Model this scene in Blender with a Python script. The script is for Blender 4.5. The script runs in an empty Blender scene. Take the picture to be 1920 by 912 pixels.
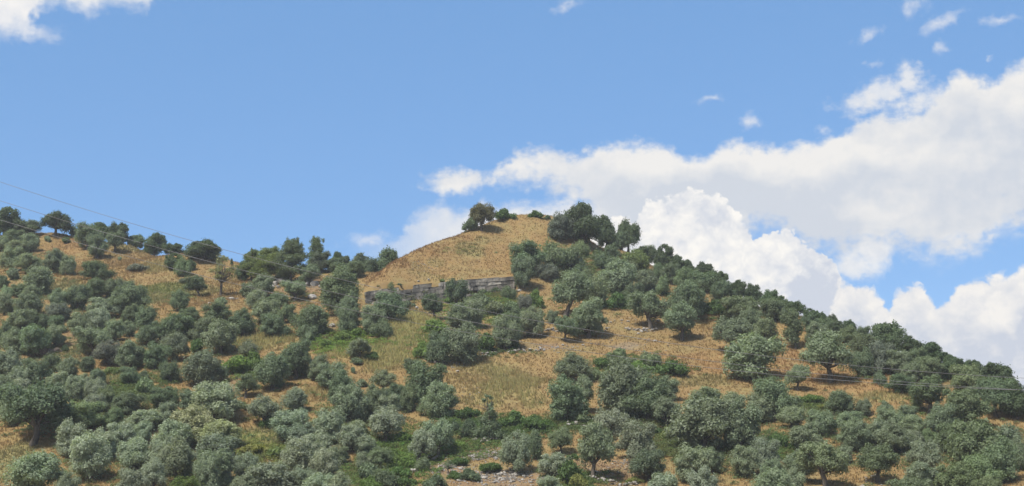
import bpy, bmesh, math, random
import numpy as np

rng = np.random.default_rng(7)
random.seed(7)
SC = bpy.context.scene
COL = SC.collection
R = math.radians

# ------------------------------------------------------------------ camera
FPX = 2637.0                      # focal length in pixels of a 1920 wide picture
CAM = np.array([0.0, 0.0, 2.0])
PITCH = math.atan(544 / FPX)
cam = bpy.data.cameras.new("camera")
cam.sensor_width = 36.0
cam.lens = 36.0 * FPX / 1920
cam.clip_start = 0.5
cam.clip_end = 12000
cam_o = bpy.data.objects.new("camera", cam)
COL.objects.link(cam_o)
cam_o.location = CAM
cam_o.rotation_euler = (math.pi / 2 + PITCH, 0, 0)
SC.camera = cam_o
SC.view_settings.view_transform = 'Standard'
SC.view_settings.look = 'None'
SC.view_settings.exposure = 1.0
SC.view_settings.gamma = 1.0
SC.render.engine = 'CYCLES'
SC.cycles.max_bounces = 6
SC.cycles.diffuse_bounces = 4
SC.cycles.glossy_bounces = 2
SC.cycles.transmission_bounces = 4
SC.cycles.use_denoising = True

CP, SP = math.cos(PITCH), math.sin(PITCH)


def ray(px, py):
    a, b = (px - 960) / FPX, (456 - py) / FPX
    return np.array([a, CP - b * SP, SP + b * CP])


def at_depth(px, py, D):
    d = ray(px, py)
    return CAM + d * (D / d[1])


def azel(px, py):
    d = ray(px, py)
    return math.degrees(math.atan2(d[0], d[1])), math.degrees(math.atan2(d[2], math.hypot(d[0], d[1])))


# ------------------------------------------------------------------ world: sky with clouds
SUN_EL, SUN_AZ = 54.0, -143.0      # degrees; azimuth from +Y towards +X (negative = left)
SKY_STRENGTH = 0.10
world = bpy.data.worlds.new("World")
SC.world = world
world.use_nodes = True
NT = world.node_tree
NT.nodes.clear()


class NB:
    """small helper to write node graphs as expressions"""

    def __init__(s, nt):
        s.nt = nt

    def node(s, t, **kw):
        n = s.nt.nodes.new(t)
        for k, v in kw.items():
            setattr(n, k, v)
        return n

    def put(s, sock, v):
        if isinstance(v, bpy.types.NodeSocket):
            s.nt.links.new(v, sock)
        elif v is not None:
            sock.default_value = v

    def m(s, op, a, b=None, c=None, clamp=False):
        n = s.node('ShaderNodeMath', operation=op, use_clamp=clamp)
        for i, v in enumerate((a, b, c)):
            s.put(n.inputs[i], v)
        return n.outputs[0]

    def vm(s, op, a, b=None):
        n = s.node('ShaderNodeVectorMath', operation=op)
        s.put(n.inputs[0], a)
        s.put(n.inputs[1], b)
        return n.outputs['Value'] if op in ('LENGTH', 'DOT_PRODUCT') else n.outputs['Vector']

    def ss(s, x, lo, hi):
        n = s.node('ShaderNodeMapRange', interpolation_type='SMOOTHSTEP')
        s.put(n.inputs[0], x)
        s.put(n.inputs[1], lo)
        s.put(n.inputs[2], hi)
        return n.outputs[0]

    def mix(s, f, a, b, blend='MIX'):
        n = s.node('ShaderNodeMix', data_type='RGBA', blend_type=blend)
        s.put(n.inputs[0], f)
        s.put(n.inputs[6], a if isinstance(a, bpy.types.NodeSocket) else (*a, 1))
        s.put(n.inputs[7], b if isinstance(b, bpy.types.NodeSocket) else (*b, 1))
        return n.outputs[2]

    def noise(s, vec, scale, detail=4, rough=0.55, out=0, dim='3D'):
        n = s.node('ShaderNodeTexNoise', noise_dimensions=dim)
        if vec is not None:
            s.put(n.inputs['Vector'], vec)
        n.inputs['Scale'].default_value = scale
        n.inputs['Detail'].default_value = detail
        n.inputs['Roughness'].default_value = rough
        return n.outputs[out]

    def xyz(s, v):
        n = s.node('ShaderNodeSeparateXYZ')
        s.put(n.inputs[0], v)
        return n.outputs

    def comb(s, x, y, z=0.0):
        n = s.node('ShaderNodeCombineXYZ')
        for i, v in enumerate((x, y, z)):
            s.put(n.inputs[i], v)
        return n.outputs[0]


def build_world():
    g = NB(NT)
    sky = g.node('ShaderNodeTexSky', sky_type='NISHITA')
    sky.sun_disc = False
    sky.sun_elevation = R(SUN_EL)
    sky.sun_rotation = R(SUN_AZ)
    sky.altitude = 900
    sky.air_density = 0.9
    sky.dust_density = 0.0
    sky.ozone_density = 3.0
    tc = g.node('ShaderNodeTexCoord')
    d = g.vm('NORMALIZE', tc.outputs['Generated'])
    x, y, z = g.xyz(d)
    az = g.m('MULTIPLY', g.m('ARCTAN2', x, y), 180 / math.pi)
    el = g.m('MULTIPLY', g.m('ARCSINE', z), 180 / math.pi)
    p0 = g.comb(az, el)
    # domain warp so that no outline is straight (degrees)
    wn = g.noise(p0, 0.55, 3, 0.55, out=1)
    wx, wy, _ = g.xyz(g.vm('SUBTRACT', wn, (0.5, 0.5, 0.5)))
    wn2 = g.noise(p0, 2.2, 4, 0.6, out=1)
    vx, vy, _ = g.xyz(g.vm('SUBTRACT', wn2, (0.5, 0.5, 0.5)))
    azw = g.m('ADD', g.m('ADD', az, g.m('MULTIPLY', wx, 1.3)), g.m('MULTIPLY', vx, 0.7))
    elw = g.m('ADD', g.m('ADD', el, g.m('MULTIPLY', wy, 0.9)), g.m('MULTIPLY', vy, 0.5))
    ps = g.comb(g.m('MULTIPLY', az, 0.72), el)              # slightly stretched sideways
    fbm = g.noise(ps, 0.75, 9, 0.58)
    fine = g.noise(ps, 2.6, 8, 0.6)

    def curve(inp, pts):
        n = g.node('ShaderNodeFloatCurve')
        c = n.mapping.curves[0]
        q = []
        for px, py in pts:
            a, e = azel(px, py)
            q.append(((a + 22) / 44, (e + 6) / 36))
        q.sort()
        c.points[0].location = q[0]
        c.points[1].location = q[-1]
        for u in q[1:-1]:
            c.points.new(*u)
        for u in c.points:
            u.handle_type = 'AUTO_CLAMPED'
        n.mapping.extend = 'HORIZONTAL'
        n.mapping.update()
        t = g.m('MULTIPLY_ADD', inp, 1 / 44, 0.5)
        g.put(n.inputs['Value'], t)
        return g.m('MULTIPLY_ADD', n.outputs[0], 36, -6)

    def blob(cx, cy, rx, ry, rot=0.0, ax=None, ex=None):
        """1 in the middle of an ellipse, 0 on its rim, negative outside"""
        a, e = azel(cx, cy)
        u = g.m('SUBTRACT', ax if ax is not None else azw, a)
        v = g.m('SUBTRACT', ex if ex is not None else elw, e)
        if rot:
            c, s_ = math.cos(R(rot)), math.sin(R(rot))
            u, v = (g.m('ADD', g.m('MULTIPLY', u, c), g.m('MULTIPLY', v, s_)),
                    g.m('SUBTRACT', g.m('MULTIPLY', v, c), g.m('MULTIPLY', u, s_)))
        vec = g.comb(g.m('MULTIPLY', u, 47 / rx), g.m('MULTIPLY', v, 47 / ry))
        return g.m('SUBTRACT', 1.0, g.vm('LENGTH', vec))

    def mx(*a):
        r = a[0]
        for b in a[1:]:
            r = g.m('MAXIMUM', r, b)
        return r

    f0 = g.m('SUBTRACT', fbm, 0.5)
    f1 = g.m('SUBTRACT', fine, 0.5)
    # ---- layer 1: the long bank of soft cloud
    topA = curve(azw, [(560, 420), (740, 372), (775, 345), (800, 326), (850, 316), (905, 320), (935, 298), (975, 274), (1040, 279),
                       (1085, 284), (1110, 268), (1160, 262), (1240, 264), (1315, 279), (1370, 257), (1440, 273), (1490, 262),
                       (1545, 247), (1575, 228), (1640, 208), (1730, 200), (1760, 165), (1800, 120), (1830, 128), (1850, 140),
                       (1880, 122), (1940, 108), (2100, 90)])
    botA = curve(azw, [(560, 330), (740, 338), (790, 352), (860, 360), (930, 358), (990, 364), (1030, 378), (1075, 405), (1115, 450), (1170, 560),
                       (1300, 560), (1370, 520), (1400, 470), (1440, 448), (1490, 476), (1560, 505), (1600, 512), (1680, 486),
                       (1740, 494), (1810, 498), (1850, 488), (1885, 446), (1940, 450), (2100, 480)])
    hA = g.m('MINIMUM', g.m('SUBTRACT', topA, elw), g.m('MULTIPLY', g.m('SUBTRACT', elw, botA), 0.45))
    hA = g.m('MAXIMUM', hA, g.m('MULTIPLY', blob(862, 340, 92, 27, 4), 0.75))
    dA = g.m('ADD', hA, g.m('ADD', g.m('MULTIPLY', f0, 1.1), g.m('MULTIPLY', f1, 0.75)))
    hole = g.m('ADD', mx(blob(1765, 512, 104, 34, 4), blob(1885, 468, 50, 36, 40), blob(1665, 560, 22, 40)), g.m('ADD', g.m('MULTIPLY', f0, 0.7), g.m('MULTIPLY', f1, 0.5)))
    hole = g.m('SUBTRACT', 1.0, g.m('MULTIPLY', g.ss(hole, 0.0, 0.8), 0.75))
    aA = g.m('MULTIPLY', g.ss(dA, -0.06, 0.6), hole)
    # ---- low cloud left of and behind the mound
    topB = curve(azw, [(560, 470), (620, 452), (650, 440), (700, 436), (740, 452), (765, 420), (775, 402), (800, 391), (835, 388), (868, 398), (905, 374),
                       (950, 374), (1000, 382), (1060, 372), (1200, 380)])
    hB = g.m('SUBTRACT', topB, elw)
    dB = g.m('ADD', g.m('MINIMUM', hB, g.m('MULTIPLY', g.m('SUBTRACT', azw, azel(640, 450)[0]), 0.5)), g.m('ADD', g.m('MULTIPLY', f0, 1.5), g.m('MULTIPLY', f1, 0.6)))
    aB = g.m('MULTIPLY', g.ss(dB, -0.15, 0.7), 0.92)
    aB = g.m('MULTIPLY', aB, g.m('SUBTRACT', 1.0, g.ss(azw, azel(1060, 400)[0], azel(1200, 400)[0])))
    aB = g.m('MULTIPLY', aB, g.ss(azw, azel(630, 450)[0], azel(880, 400)[0]))
    # ---- wisps and small pieces
    dS = g.m('ADD', mx(blob(1655, 172, 88, 36, 14), blob(1720, 190, 80, 34, 10), blob(1705, 150, 36, 36)), g.m('ADD', g.m('MULTIPLY', f0, 1.5), g.m('MULTIPLY', f1, 1.4)))
    aS = g.m('MULTIPLY', g.ss(dS, -0.1, 0.95), 0.9)
    w = mx(blob(1072, 8, 32, 13, 10), blob(1334, 184, 26, 10, 10),
           blob(1408, 231, 22, 15, 20), blob(1630, 70, 36, 12, 25), blob(1715, 8, 22, 26, -25), blob(1768, 40, 56, 12, 20),
           blob(1872, 36, 46, 10, 0), blob(1764, 86, 18, 15, 0), blob(1640, 117, 16, 8), blob(1540, 243, 18, 10),
           blob(75, 62, 40, 22), blob(690, 452, 50, 16, 8), blob(1850, 108, 8, 8))
    dW = g.m('ADD', w, g.m('ADD', g.m('MULTIPLY', f0, 2.0), g.m('MULTIPLY', f1, 1.6)))
    aW = g.m('MULTIPLY', g.ss(dW, -0.25, 1.7), 0.75)
    # ---- top left cloud
    botF = curve(azw, [(-400, 60), (-100, 72), (0, 74), (45, 76), (66, 52), (80, 30), (112, 12), (140, 26), (165, 42), (200, 30), (235, 26),
                       (268, 32), (290, 8), (312, -20), (340, -60), (500, -120)])
    dF = g.m('ADD', g.m('SUBTRACT', elw, botF), g.m('ADD', g.m('MULTIPLY', f0, 1.2), g.m('MULTIPLY', f1, 0.6)))
    aF = g.ss(dF, -0.15, 1.0)
    aF = g.m('MULTIPLY', aF, g.m('SUBTRACT', 1.0, g.ss(az, -12.0, -9.5)))
    # ---- front cumulus with billowing edges
    vor = g.node('ShaderNodeTexVoronoi', feature='SMOOTH_F1', voronoi_dimensions='2D')
    g.put(vor.inputs['Vector'], g.comb(azw, elw))
    vor.inputs['Scale'].default_value = 1.15
    vor.inputs['Detail'].default_value = 3.0
    vor.inputs['Roughness'].default_value = 0.5
    vor.inputs['Smoothness'].default_value = 0.25
    bil = g.m('SUBTRACT', 0.42, vor.outputs['Distance'])
    azc = g.m('ADD', az, g.m('MULTIPLY', vx, 0.35))
    elc = g.m('ADD', el, g.m('MULTIPLY', vy, 0.3))
    topC = curve(azc, [(850, 860), (960, 700), (1040, 520), (1100, 432), (1135, 408), (1165, 398), (1193, 396), (1203, 374), (1230, 364), (1252, 360), (1262, 350),
                       (1290, 344), (1320, 350), (1345, 352), (1368, 368), (1378, 392), (1400, 408), (1412, 432), (1440, 424), (1470, 412), (1498, 430),
                       (1530, 454), (1560, 474), (1574, 498), (1590, 640), (1640, 760), (1900, 800)])
    hC = g.m('SUBTRACT', topC, elc)
    dC = g.m('ADD', hC, g.m('ADD', g.m('MULTIPLY', bil, 0.55), g.m('MULTIPLY', f1, 0.35)))
    aC = g.ss(dC, -0.02, 0.16)
    topD = curve(azc, [(1480, 700), (1560, 560), (1574, 516), (1600, 514), (1625, 526), (1650, 545), (1668, 566), (1676, 536), (1690, 522), (1715, 518), (1738, 540),
                       (1756, 556), (1780, 544), (1805, 512), (1845, 506), (1885, 506), (1900, 494), (1940, 488), (2100, 470)])
    hD = g.m('SUBTRACT', topD, elc)
    dD = g.m('ADD', hD, g.m('ADD', g.m('MULTIPLY', bil, 0.5), g.m('MULTIPLY', f1, 0.4)))
    aD = g.ss(dD, -0.05, 0.34)
    dE = g.m('ADD', mx(blob(1640, 482, 36, 44), blob(1600, 500, 58, 26, 12)), g.m('ADD', g.m('MULTIPLY', f0, 0.8), g.m('MULTIPLY', f1, 0.8)))
    aE = g.m('MULTIPLY', g.ss(dE, -0.15, 0.7), 0.85)

    # ---- brightness of the cloud bodies
    lowf = g.noise(g.comb(g.m('MULTIPLY', az, 0.5), g.m('ADD', el, 31.0)), 0.42, 5, 0.5)
    midf = g.noise(g.comb(az, g.m('ADD', el, 77.0)), 1.3, 6, 0.55)
    WHITE, CREAM, GREY, BLUEGREY = (0.93, 0.90, 0.86), (0.85, 0.835, 0.815), (0.62, 0.66, 0.73), (0.58, 0.62, 0.71)
    tA = g.m('ADD', g.m('MULTIPLY', g.ss(lowf, 0.4, 0.66), 0.7), g.m('MULTIPLY', g.m('SUBTRACT', midf, 0.45), 1.3))
    edgeA = g.m('SUBTRACT', 1.0, g.ss(g.m('SUBTRACT', topA, elw), 0.1, 2.6))
    tA = g.m('SUBTRACT', tA, g.m('MULTIPLY', g.m('MAXIMUM', mx(blob(1290, 385, 210, 75, 8), blob(1480, 400, 150, 60, -15)), 0.0), 1.1))
    cA = g.mix(g.m('ADD', tA, g.m('MULTIPLY', edgeA, 0.55), clamp=True), GREY, CREAM)
    tC = g.m('ADD', g.m('MULTIPLY', bil, 0.7), g.m('ADD', 0.95, g.m('MULTIPLY', g.m('SUBTRACT', midf, 0.5), 1.0)))
    shC = mx(g.m('MULTIPLY', g.ss(g.m('ADD', blob(1525, 565, 95, 120, 0), g.m('MULTIPLY', f1, 0.9)), 0.0, 0.9), 1.1), g.m('MULTIPLY', blob(1340, 412, 46, 34, 0), 0.75), g.m('MULTIPLY', blob(1255, 400, 25, 16, 0), 0.5), 0.0)
    tC = g.m('SUBTRACT', tC, shC, clamp=True)
    cC = g.mix(tC, (0.60, 0.64, 0.73), (0.96, 0.93, 0.88))
    depthD = g.ss(hD, 0.4, 3.0)
    tD = g.m('ADD', g.m('MULTIPLY', bil, 0.6), g.m('ADD', 1.0, g.m('MULTIPLY', g.m('SUBTRACT', midf, 0.5), 0.9)))
    glowD = g.m('MAXIMUM', blob(1862, 598, 55, 30), 0.0)
    tD = g.m('ADD', g.m('SUBTRACT', tD, g.m('MULTIPLY', depthD, 0.75)), g.m('MULTIPLY', glowD, 0.9), clamp=True)
    cD = g.mix(tD, BLUEGREY, (0.90, 0.87, 0.83))

    # sky: scale the physical sky down and mix the clouds over it
    hs = g.node('ShaderNodeHueSaturation')
    hs.inputs['Saturation'].default_value = 0.95
    hs.inputs['Value'].default_value = 0.9
    g.put(hs.inputs['Color'], sky.outputs[0])
    c = g.mix(0.62, hs.outputs[0], (0.80, 1.93, 3.80))
    k = 0.52 / SKY_STRENGTH

    def over(base, col, a):
        colk = g.mix(1.0, col, (k, k, k), 'MULTIPLY')
        return g.mix(a, base, colk)
    c = over(c, g.mix(0.0, (0.82, 0.82, 0.84), (0, 0, 0)), aW)
    c = over(c, g.mix(g.ss(midf, 0.3, 0.7), (0.76, 0.78, 0.82), CREAM), aS)
    c = over(c, cA, aA)
    c = over(c, g.mix(g.ss(midf, 0.3, 0.7), (0.74, 0.76, 0.80), CREAM), aB)
    c = over(c, g.mix(g.ss(midf, 0.3, 0.7), (0.78, 0.79, 0.82), (0.90, 0.88, 0.86)), aF)
    c = over(c, g.mix(g.ss(midf, 0.3, 0.7), (0.74, 0.76, 0.80), (0.9, 0.88, 0.85)), aE)
    c = over(c, cC, aC)
    c = over(c, cD, aD)
    bg = g.node('ShaderNodeBackground')
    g.put(bg.inputs['Color'], c)
    bg.inputs['Strength'].default_value = SKY_STRENGTH
    out = g.node('ShaderNodeOutputWorld')
    NT.links.new(bg.outputs[0], out.inputs[0])


build_world()

sun = bpy.data.lights.new("sun", 'SUN')
sun.energy = 3.6
sun.angle = R(8.0)
sun.color = (1.0, 0.95, 0.87)
sun_o = bpy.data.objects.new("sun", sun)
COL.objects.link(sun_o)
sd = np.array([math.sin(R(SUN_AZ)) * math.cos(R(SUN_EL)), math.cos(R(SUN_AZ)) * math.cos(R(SUN_EL)), math.sin(R(SUN_EL))])
from mathutils import Vector
sun_o.rotation_euler = Vector(sd).to_track_quat('Z', 'Y').to_euler()
sun_o.location = (0, 0, 200)


# ------------------------------------------------------------------ helpers
def mesh_from(name, V, F, mat, smooth=False, attrs=None):
    """V (n,3); F list of arrays (m,3) / (m,4)"""
    me = bpy.data.meshes.new(name)
    V = np.asarray(V, dtype=np.float32)
    me.vertices.add(len(V))
    me.vertices.foreach_set('co', V.ravel())
    loops, starts, tot, n = [], [], [], 0
    for f in F:
        f = np.asarray(f, dtype=np.int32)
        if len(f) == 0:
            continue
        k = f.shape[1]
        loops.append(f.ravel())
        starts.append(n + np.arange(len(f), dtype=np.int32) * k)
        tot.append(np.full(len(f), k, dtype=np.int32))
        n += f.size
    me.loops.add(n)
    me.loops.foreach_set('vertex_index', np.concatenate(loops))
    st = np.concatenate(starts)
    me.polygons.add(len(st))
    me.polygons.foreach_set('loop_start', st)
    me.polygons.foreach_set('loop_total', np.concatenate(tot))
    me.polygons.foreach_set('use_smooth', np.full(len(st), bool(smooth)))
    if attrs:
        for nm, a in attrs.items():
            at = me.attributes.new(nm, 'FLOAT_COLOR', 'POINT')
            at.data.foreach_set('color', np.asarray(a, dtype=np.float32).ravel())
    me.materials.append(mat)
    me.update(calc_edges=True)
    me.validate()
    return me


def link(name, me, parent=None):
    o = bpy.data.objects.new(name, me)
    COL.objects.link(o)
    if parent is not None:
        o.parent = parent
    return o


def tag(o, label=None, cat=None, group=None, kind=None):
    for k, v in (('label', label), ('category', cat), ('group', group), ('kind', kind)):
        if v:
            o[k] = v
    return o


def hash2(ix, iy, s):
    h = np.sin(ix * 127.1 + iy * 311.7 + s * 74.7) * 43758.5453
    return h - np.floor(h)


def vnoise(x, y, s=0):
    ix, iy = np.floor(x), np.floor(y)
    fx, fy = x - ix, y - iy
    fx, fy = fx * fx * (3 - 2 * fx), fy * fy * (3 - 2 * fy)
    a, b = hash2(ix, iy, s), hash2(ix + 1, iy, s)
    c, d = hash2(ix, iy + 1, s), hash2(ix + 1, iy + 1, s)
    return (a * (1 - fx) + b * fx) * (1 - fy) + (c * (1 - fx) + d * fx) * fy


# ------------------------------------------------------------------ terrain shape
NOM_Y = np.array([380, 445, 470, 500, 530, 560, 600, 650, 700, 750, 800, 850, 912, 950, 1000.0])
NOM_D = np.array([345, 303, 288, 270, 254, 240, 224, 208, 195, 184, 173, 163, 150, 140, 122.0])


def nomD(y):
    return float(np.interp(y, NOM_Y, NOM_D))


RIDGE_L = [(-420, 425), (-160, 440), (0, 446), (100, 441), (180, 452), (250, 464), (380, 488), (440, 497), (520, 505), (600, 512),
           (700, 518), (800, 520), (900, 512), (1000, 492), (1060, 478), (1130, 478), (1200, 490), (1300, 523), (1400, 562), (1500, 597), (1600, 632),
           (1700, 668), (1800, 703), (1920, 747), (2100, 800), (2350, 860)]


class RBF:
    def __init__(s, P, c):
        P = np.asarray(P, float)
        s.X, s.c = P[:, :2], c
        d = np.sqrt(((s.X[:, None] - s.X[None]) ** 2).sum(-1) + c * c)
        n = len(P)
        A = np.zeros((n + 3, n + 3))
        A[:n, :n] = d + np.eye(n) * 0.02
        A[:n, n] = 1
        A[:n, n + 1:] = s.X / 100
        A[n:, :n] = A[:n, n:].T
        s.w = np.linalg.solve(A, np.concatenate([P[:, 2], np.zeros(3)]))

    def __call__(s, x, y):
        x, y = np.broadcast_arrays(np.asarray(x, float), np.asarray(y, float))
        xs, ys = x.ravel(), y.ravel()
        out = np.empty(len(xs))
        for i in range(0, len(xs), 20000):
            a, b = xs[i:i + 20000], ys[i:i + 20000]
            d = np.sqrt((a[:, None] - s.X[:, 0]) ** 2 + (b[:, None] - s.X[:, 1]) ** 2 + s.c ** 2)
            out[i:i + 20000] = d @ s.w[:-3] + s.w[-3] + a / 100 * s.w[-2] + b / 100 * s.w[-1]
        return out.reshape(x.shape)


def low_surface():
    P = []
    for px, ry in RIDGE_L:
        Dr = nomD(ry)
        for y in (1000, 930, 860, 790, 720, 660, 600, 555, 520, 490, 465):
            if y > ry + 14:
                P.append(at_depth(px, y, nomD(y)))
        q = at_depth(px, ry, Dr)
        P.append(q)
        for dd, dz in ((9, -1.6), (30, -9), (75, -30), (150, -58)):
            u = q * np.array([(Dr + dd) / Dr, (Dr + dd) / Dr, 1.0])
            u[2] = max(q[2] + dz, -2)
            P.append(u)
        for D, z in ((95, 0.7), (55, 0.1)):  # the plain in front
            u = at_depth(px, 1000, D)
            u[2] = z
            P.append(u)
    P += [at_depth(700, 577, 237), at_depth(770, 576, 239), at_depth(830, 569, 241.5), at_depth(900, 553, 244), at_depth(955, 546, 246)]
    return RBF(P, 6.0)


LOW = low_surface()
WALL = [(684, 238.0, 548), (770, 241.0, 535.5), (830, 243.0, 530), (880, 245.0, 524.5), (962, 248.0, 519.5)]     # px, distance, top y
WALL_P = [at_depth(px, ty, D) for px, D, ty in WALL]


def mound_surface():
    P = []
    for (px, D, ty) in WALL:
        P.append(at_depth(px, ty + 1, D + 0.5))
    sil = [(672, 553, 241), (690, 534, 243), (716, 510, 247), (745, 490, 251), (790, 466, 257), (835, 449, 262), (880, 430, 267), (920, 416, 271), (960, 405, 274), (1000, 403, 275), (1040, 407, 275)]
    for px, py, D in sil:
        q = at_depth(px, py, D)
        P.append(q)
        for dd, dz in ((5, -1.2), (14, -6.5), (34, -22)):
            P.append(np.array([q[0] * (D + dd) / D - dd * 0.15, D + dd, q[2] + dz]))
    for px, py, D in [(800, 500, 250), (860, 490, 253), (900, 460, 260), (960, 480, 257), (960, 440, 266), (1020, 445, 265), (1020, 490, 256), (1060, 430, 270),
                      (1090, 452, 268), (1060, 500, 257), (1010, 530, 250), (1130, 478, 266), (1180, 505, 262), (1120, 530, 252), (1050, 556, 243), (1000, 558, 243)]:
        q = at_depth(px, py, D)
        P.append(q)
    for px, py, D in [(1240, 560, 262), (1200, 540, 285), (1180, 590, 240), (1000, 610, 232), (1080, 600, 232), (630, 600, 240), (640, 580, 250), (660, 560, 262), (600, 640, 270)]:
        P.append(at_depth(px, py, D))
    return RBF(P, 3.0)


MOUND = mound_surface()
WX = np.array([p[0] for p in WALL_P])
WY = np.array([p[1] for p in WALL_P])


def H(x, y):
    x, y = np.broadcast_arrays(np.asarray(x, float), np.asarray(y, float))
    far = np.clip((np.abs(x) - 150) / 250, 0, 1)
    far = np.maximum(far, np.clip((y - 400) / 200, 0, 1))
    far = np.maximum(far, np.clip((60 - y) / 60, 0, 1))
    L = LOW(np.clip(x, -230, 230), np.clip(y, 40, 470))
    near = (x > -48) & (x < 34) & (y > 225) & (y < 316)
    U = np.full(x.shape, -1e3)
    if near.any():
        U[near] = MOUND(x[near], y[near])
    yl = np.interp(x, WX, WY)
    front = (x > WX[0] - 0.3) & (x < WX[-1] + 1.0) & (y < yl)
    U = np.where(front, -1e3, U)
    base = np.maximum(L, U)
    bump = (vnoise(x / 7, y / 7, 1) - 0.5) * 0.9 + (vnoise(x / 2.3, y / 2.3, 2) - 0.5) * 0.32 + (vnoise(x / 26, y / 26, 3) - 0.5) * 1.6
    bump = bump * np.where(U > L, 0.45, 1.0)
    far = far * far * (3 - 2 * far)
    return (base + bump) * (1 - far) + far * ((vnoise(x / 300, y / 300, 5)) * 6 - 3)


def lines(lo, hi, step, far):
    a = list(np.arange(lo, hi + step / 2, step))
    s, v = step, hi
    while v < far[1]:
        s *= 1.35
        v += s
        a.append(v)
    s, v = step, lo
    while v > far[0]:
        s *= 1.35
        v -= s
        a.insert(0, v)
    return np.array(a)


GX = lines(-118, 118, 0.85, (-4000, 4000))
GY = lines(118, 318, 0.8, (-1500, 6000))
gx, gy = np.meshgrid(GX, GY)
GZ = H(gx, gy)


def ground(x, y):
    i = np.clip(np.searchsorted(GX, x) - 1, 0, len(GX) - 2)
    j = np.clip(np.searchsorted(GY, y) - 1, 0, len(GY) - 2)
    fx = (x - GX[i]) / (GX[i + 1] - GX[i])
    fy = (y - GY[j]) / (GY[j + 1] - GY[j])
    return (GZ[j, i] * (1 - fx) + GZ[j, i + 1] * fx) * (1 - fy) + (GZ[j + 1, i] * (1 - fx) + GZ[j + 1, i + 1] * fx) * fy


TT = np.arange(118.0, 316.0, 0.35)


def hit(px, py):
    """first ground point seen through a pixel of the photograph; on the ridge if the pixel is above it"""
    d = ray(px, py)
    k = TT / d[1]
    X, Z = d[0] * k, CAM[2] + d[2] * k
    G = ground(X, TT)
    idx = np.nonzero(G >= Z)[0]
    if len(idx):
        t = TT[idx[0]]
        return np.array([d[0] * t / d[1], t, G[idx[0]]]), True
    ang = (G - CAM[2]) / TT
    t = TT[int(np.argmax(ang))] + 1.5
    x = d[0] * t / d[1]
    return np.array([x, t, float(ground(x, t))]), False


def proj(p):
    v = np.asarray(p) - CAM
    dep = v[..., 1] * CP + v[..., 2] * SP
    up = -v[..., 1] * SP + v[..., 2] * CP
    return 960 + FPX * v[..., 0] / dep, 456 - FPX * up / dep, dep


# ------------------------------------------------------------------ materials
def new_mat(name):
    m = bpy.data.materials.new(name)
    m.use_nodes = True
    nt = m.node_tree
    nt.nodes.clear()
    g = NB(nt)
    out = g.node('ShaderNodeOutputMaterial')
    bs = g.node('ShaderNodeBsdfPrincipled')
    nt.links.new(bs.outputs[0], out.inputs[0])
    bs.inputs['Roughness'].default_value = 0.85
    bs.inputs['Specular IOR Level'].default_value = 0.25
    return m, g, bs, out


def foliage_mat():
    m, g, bs, out = new_mat("foliage")
    oi = g.node('ShaderNodeObjectInfo')
    ge = g.node('ShaderNodeNewGeometry')
    tc = g.node('ShaderNodeTexCoord')
    n = g.noise(tc.outputs['Object'], 1.1, 3, 0.6)
    v = g.m('ADD', g.m('MULTIPLY_ADD', ge.outputs['Random Per Island'], 0.55, 0.62), g.m('MULTIPLY', g.m('SUBTRACT', n, 0.5), 0.7))
    c = g.mix(1.0, oi.outputs['Color'], g.comb(v, v, v), 'MULTIPLY')
    # a few paler, silvery leaf undersides
    back = g.mix(0.45, c, (0.31, 0.35, 0.285))
    sel = g.m('GREATER_THAN', g.m('FRACT', g.m('MULTIPLY', ge.outputs['Random Per Island'], 17.3)), 0.78)
    at = g.node('ShaderNodeAttribute', attribute_type='OBJECT', attribute_name='silver')
    c = g.mix(g.m('MULTIPLY', sel, at.outputs['Fac']), c, back)
    g.put(bs.inputs['Base Color'], c)
    bs.inputs['Roughness'].default_value = 0.62
    tr = g.node('ShaderNodeBsdfTranslucent')
    g.put(tr.inputs['Color'], g.mix(1.0, c, (1.0, 1.05, 0.6), 'MULTIPLY'))
    mx = g.node('ShaderNodeMixShader')
    mx.inputs[0].default_value = 0.42
    g.nt.links.new(bs.outputs[0], mx.inputs[1])
    g.nt.links.new(tr.outputs[0], mx.inputs[2])
    g.nt.links.new(mx.outputs[0], out.inputs[0])
    return m


def bark_mat():
    m, g, bs, out = new_mat("bark")
    tc = g.node('ShaderNodeTexCoord')
    n = g.noise(tc.outputs['Object'], 5.0, 5, 0.65)
    g.put(bs.inputs['Base Color'], g.mix(n, (0.035, 0.028, 0.022), (0.13, 0.11, 0.09)))
    return m


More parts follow.
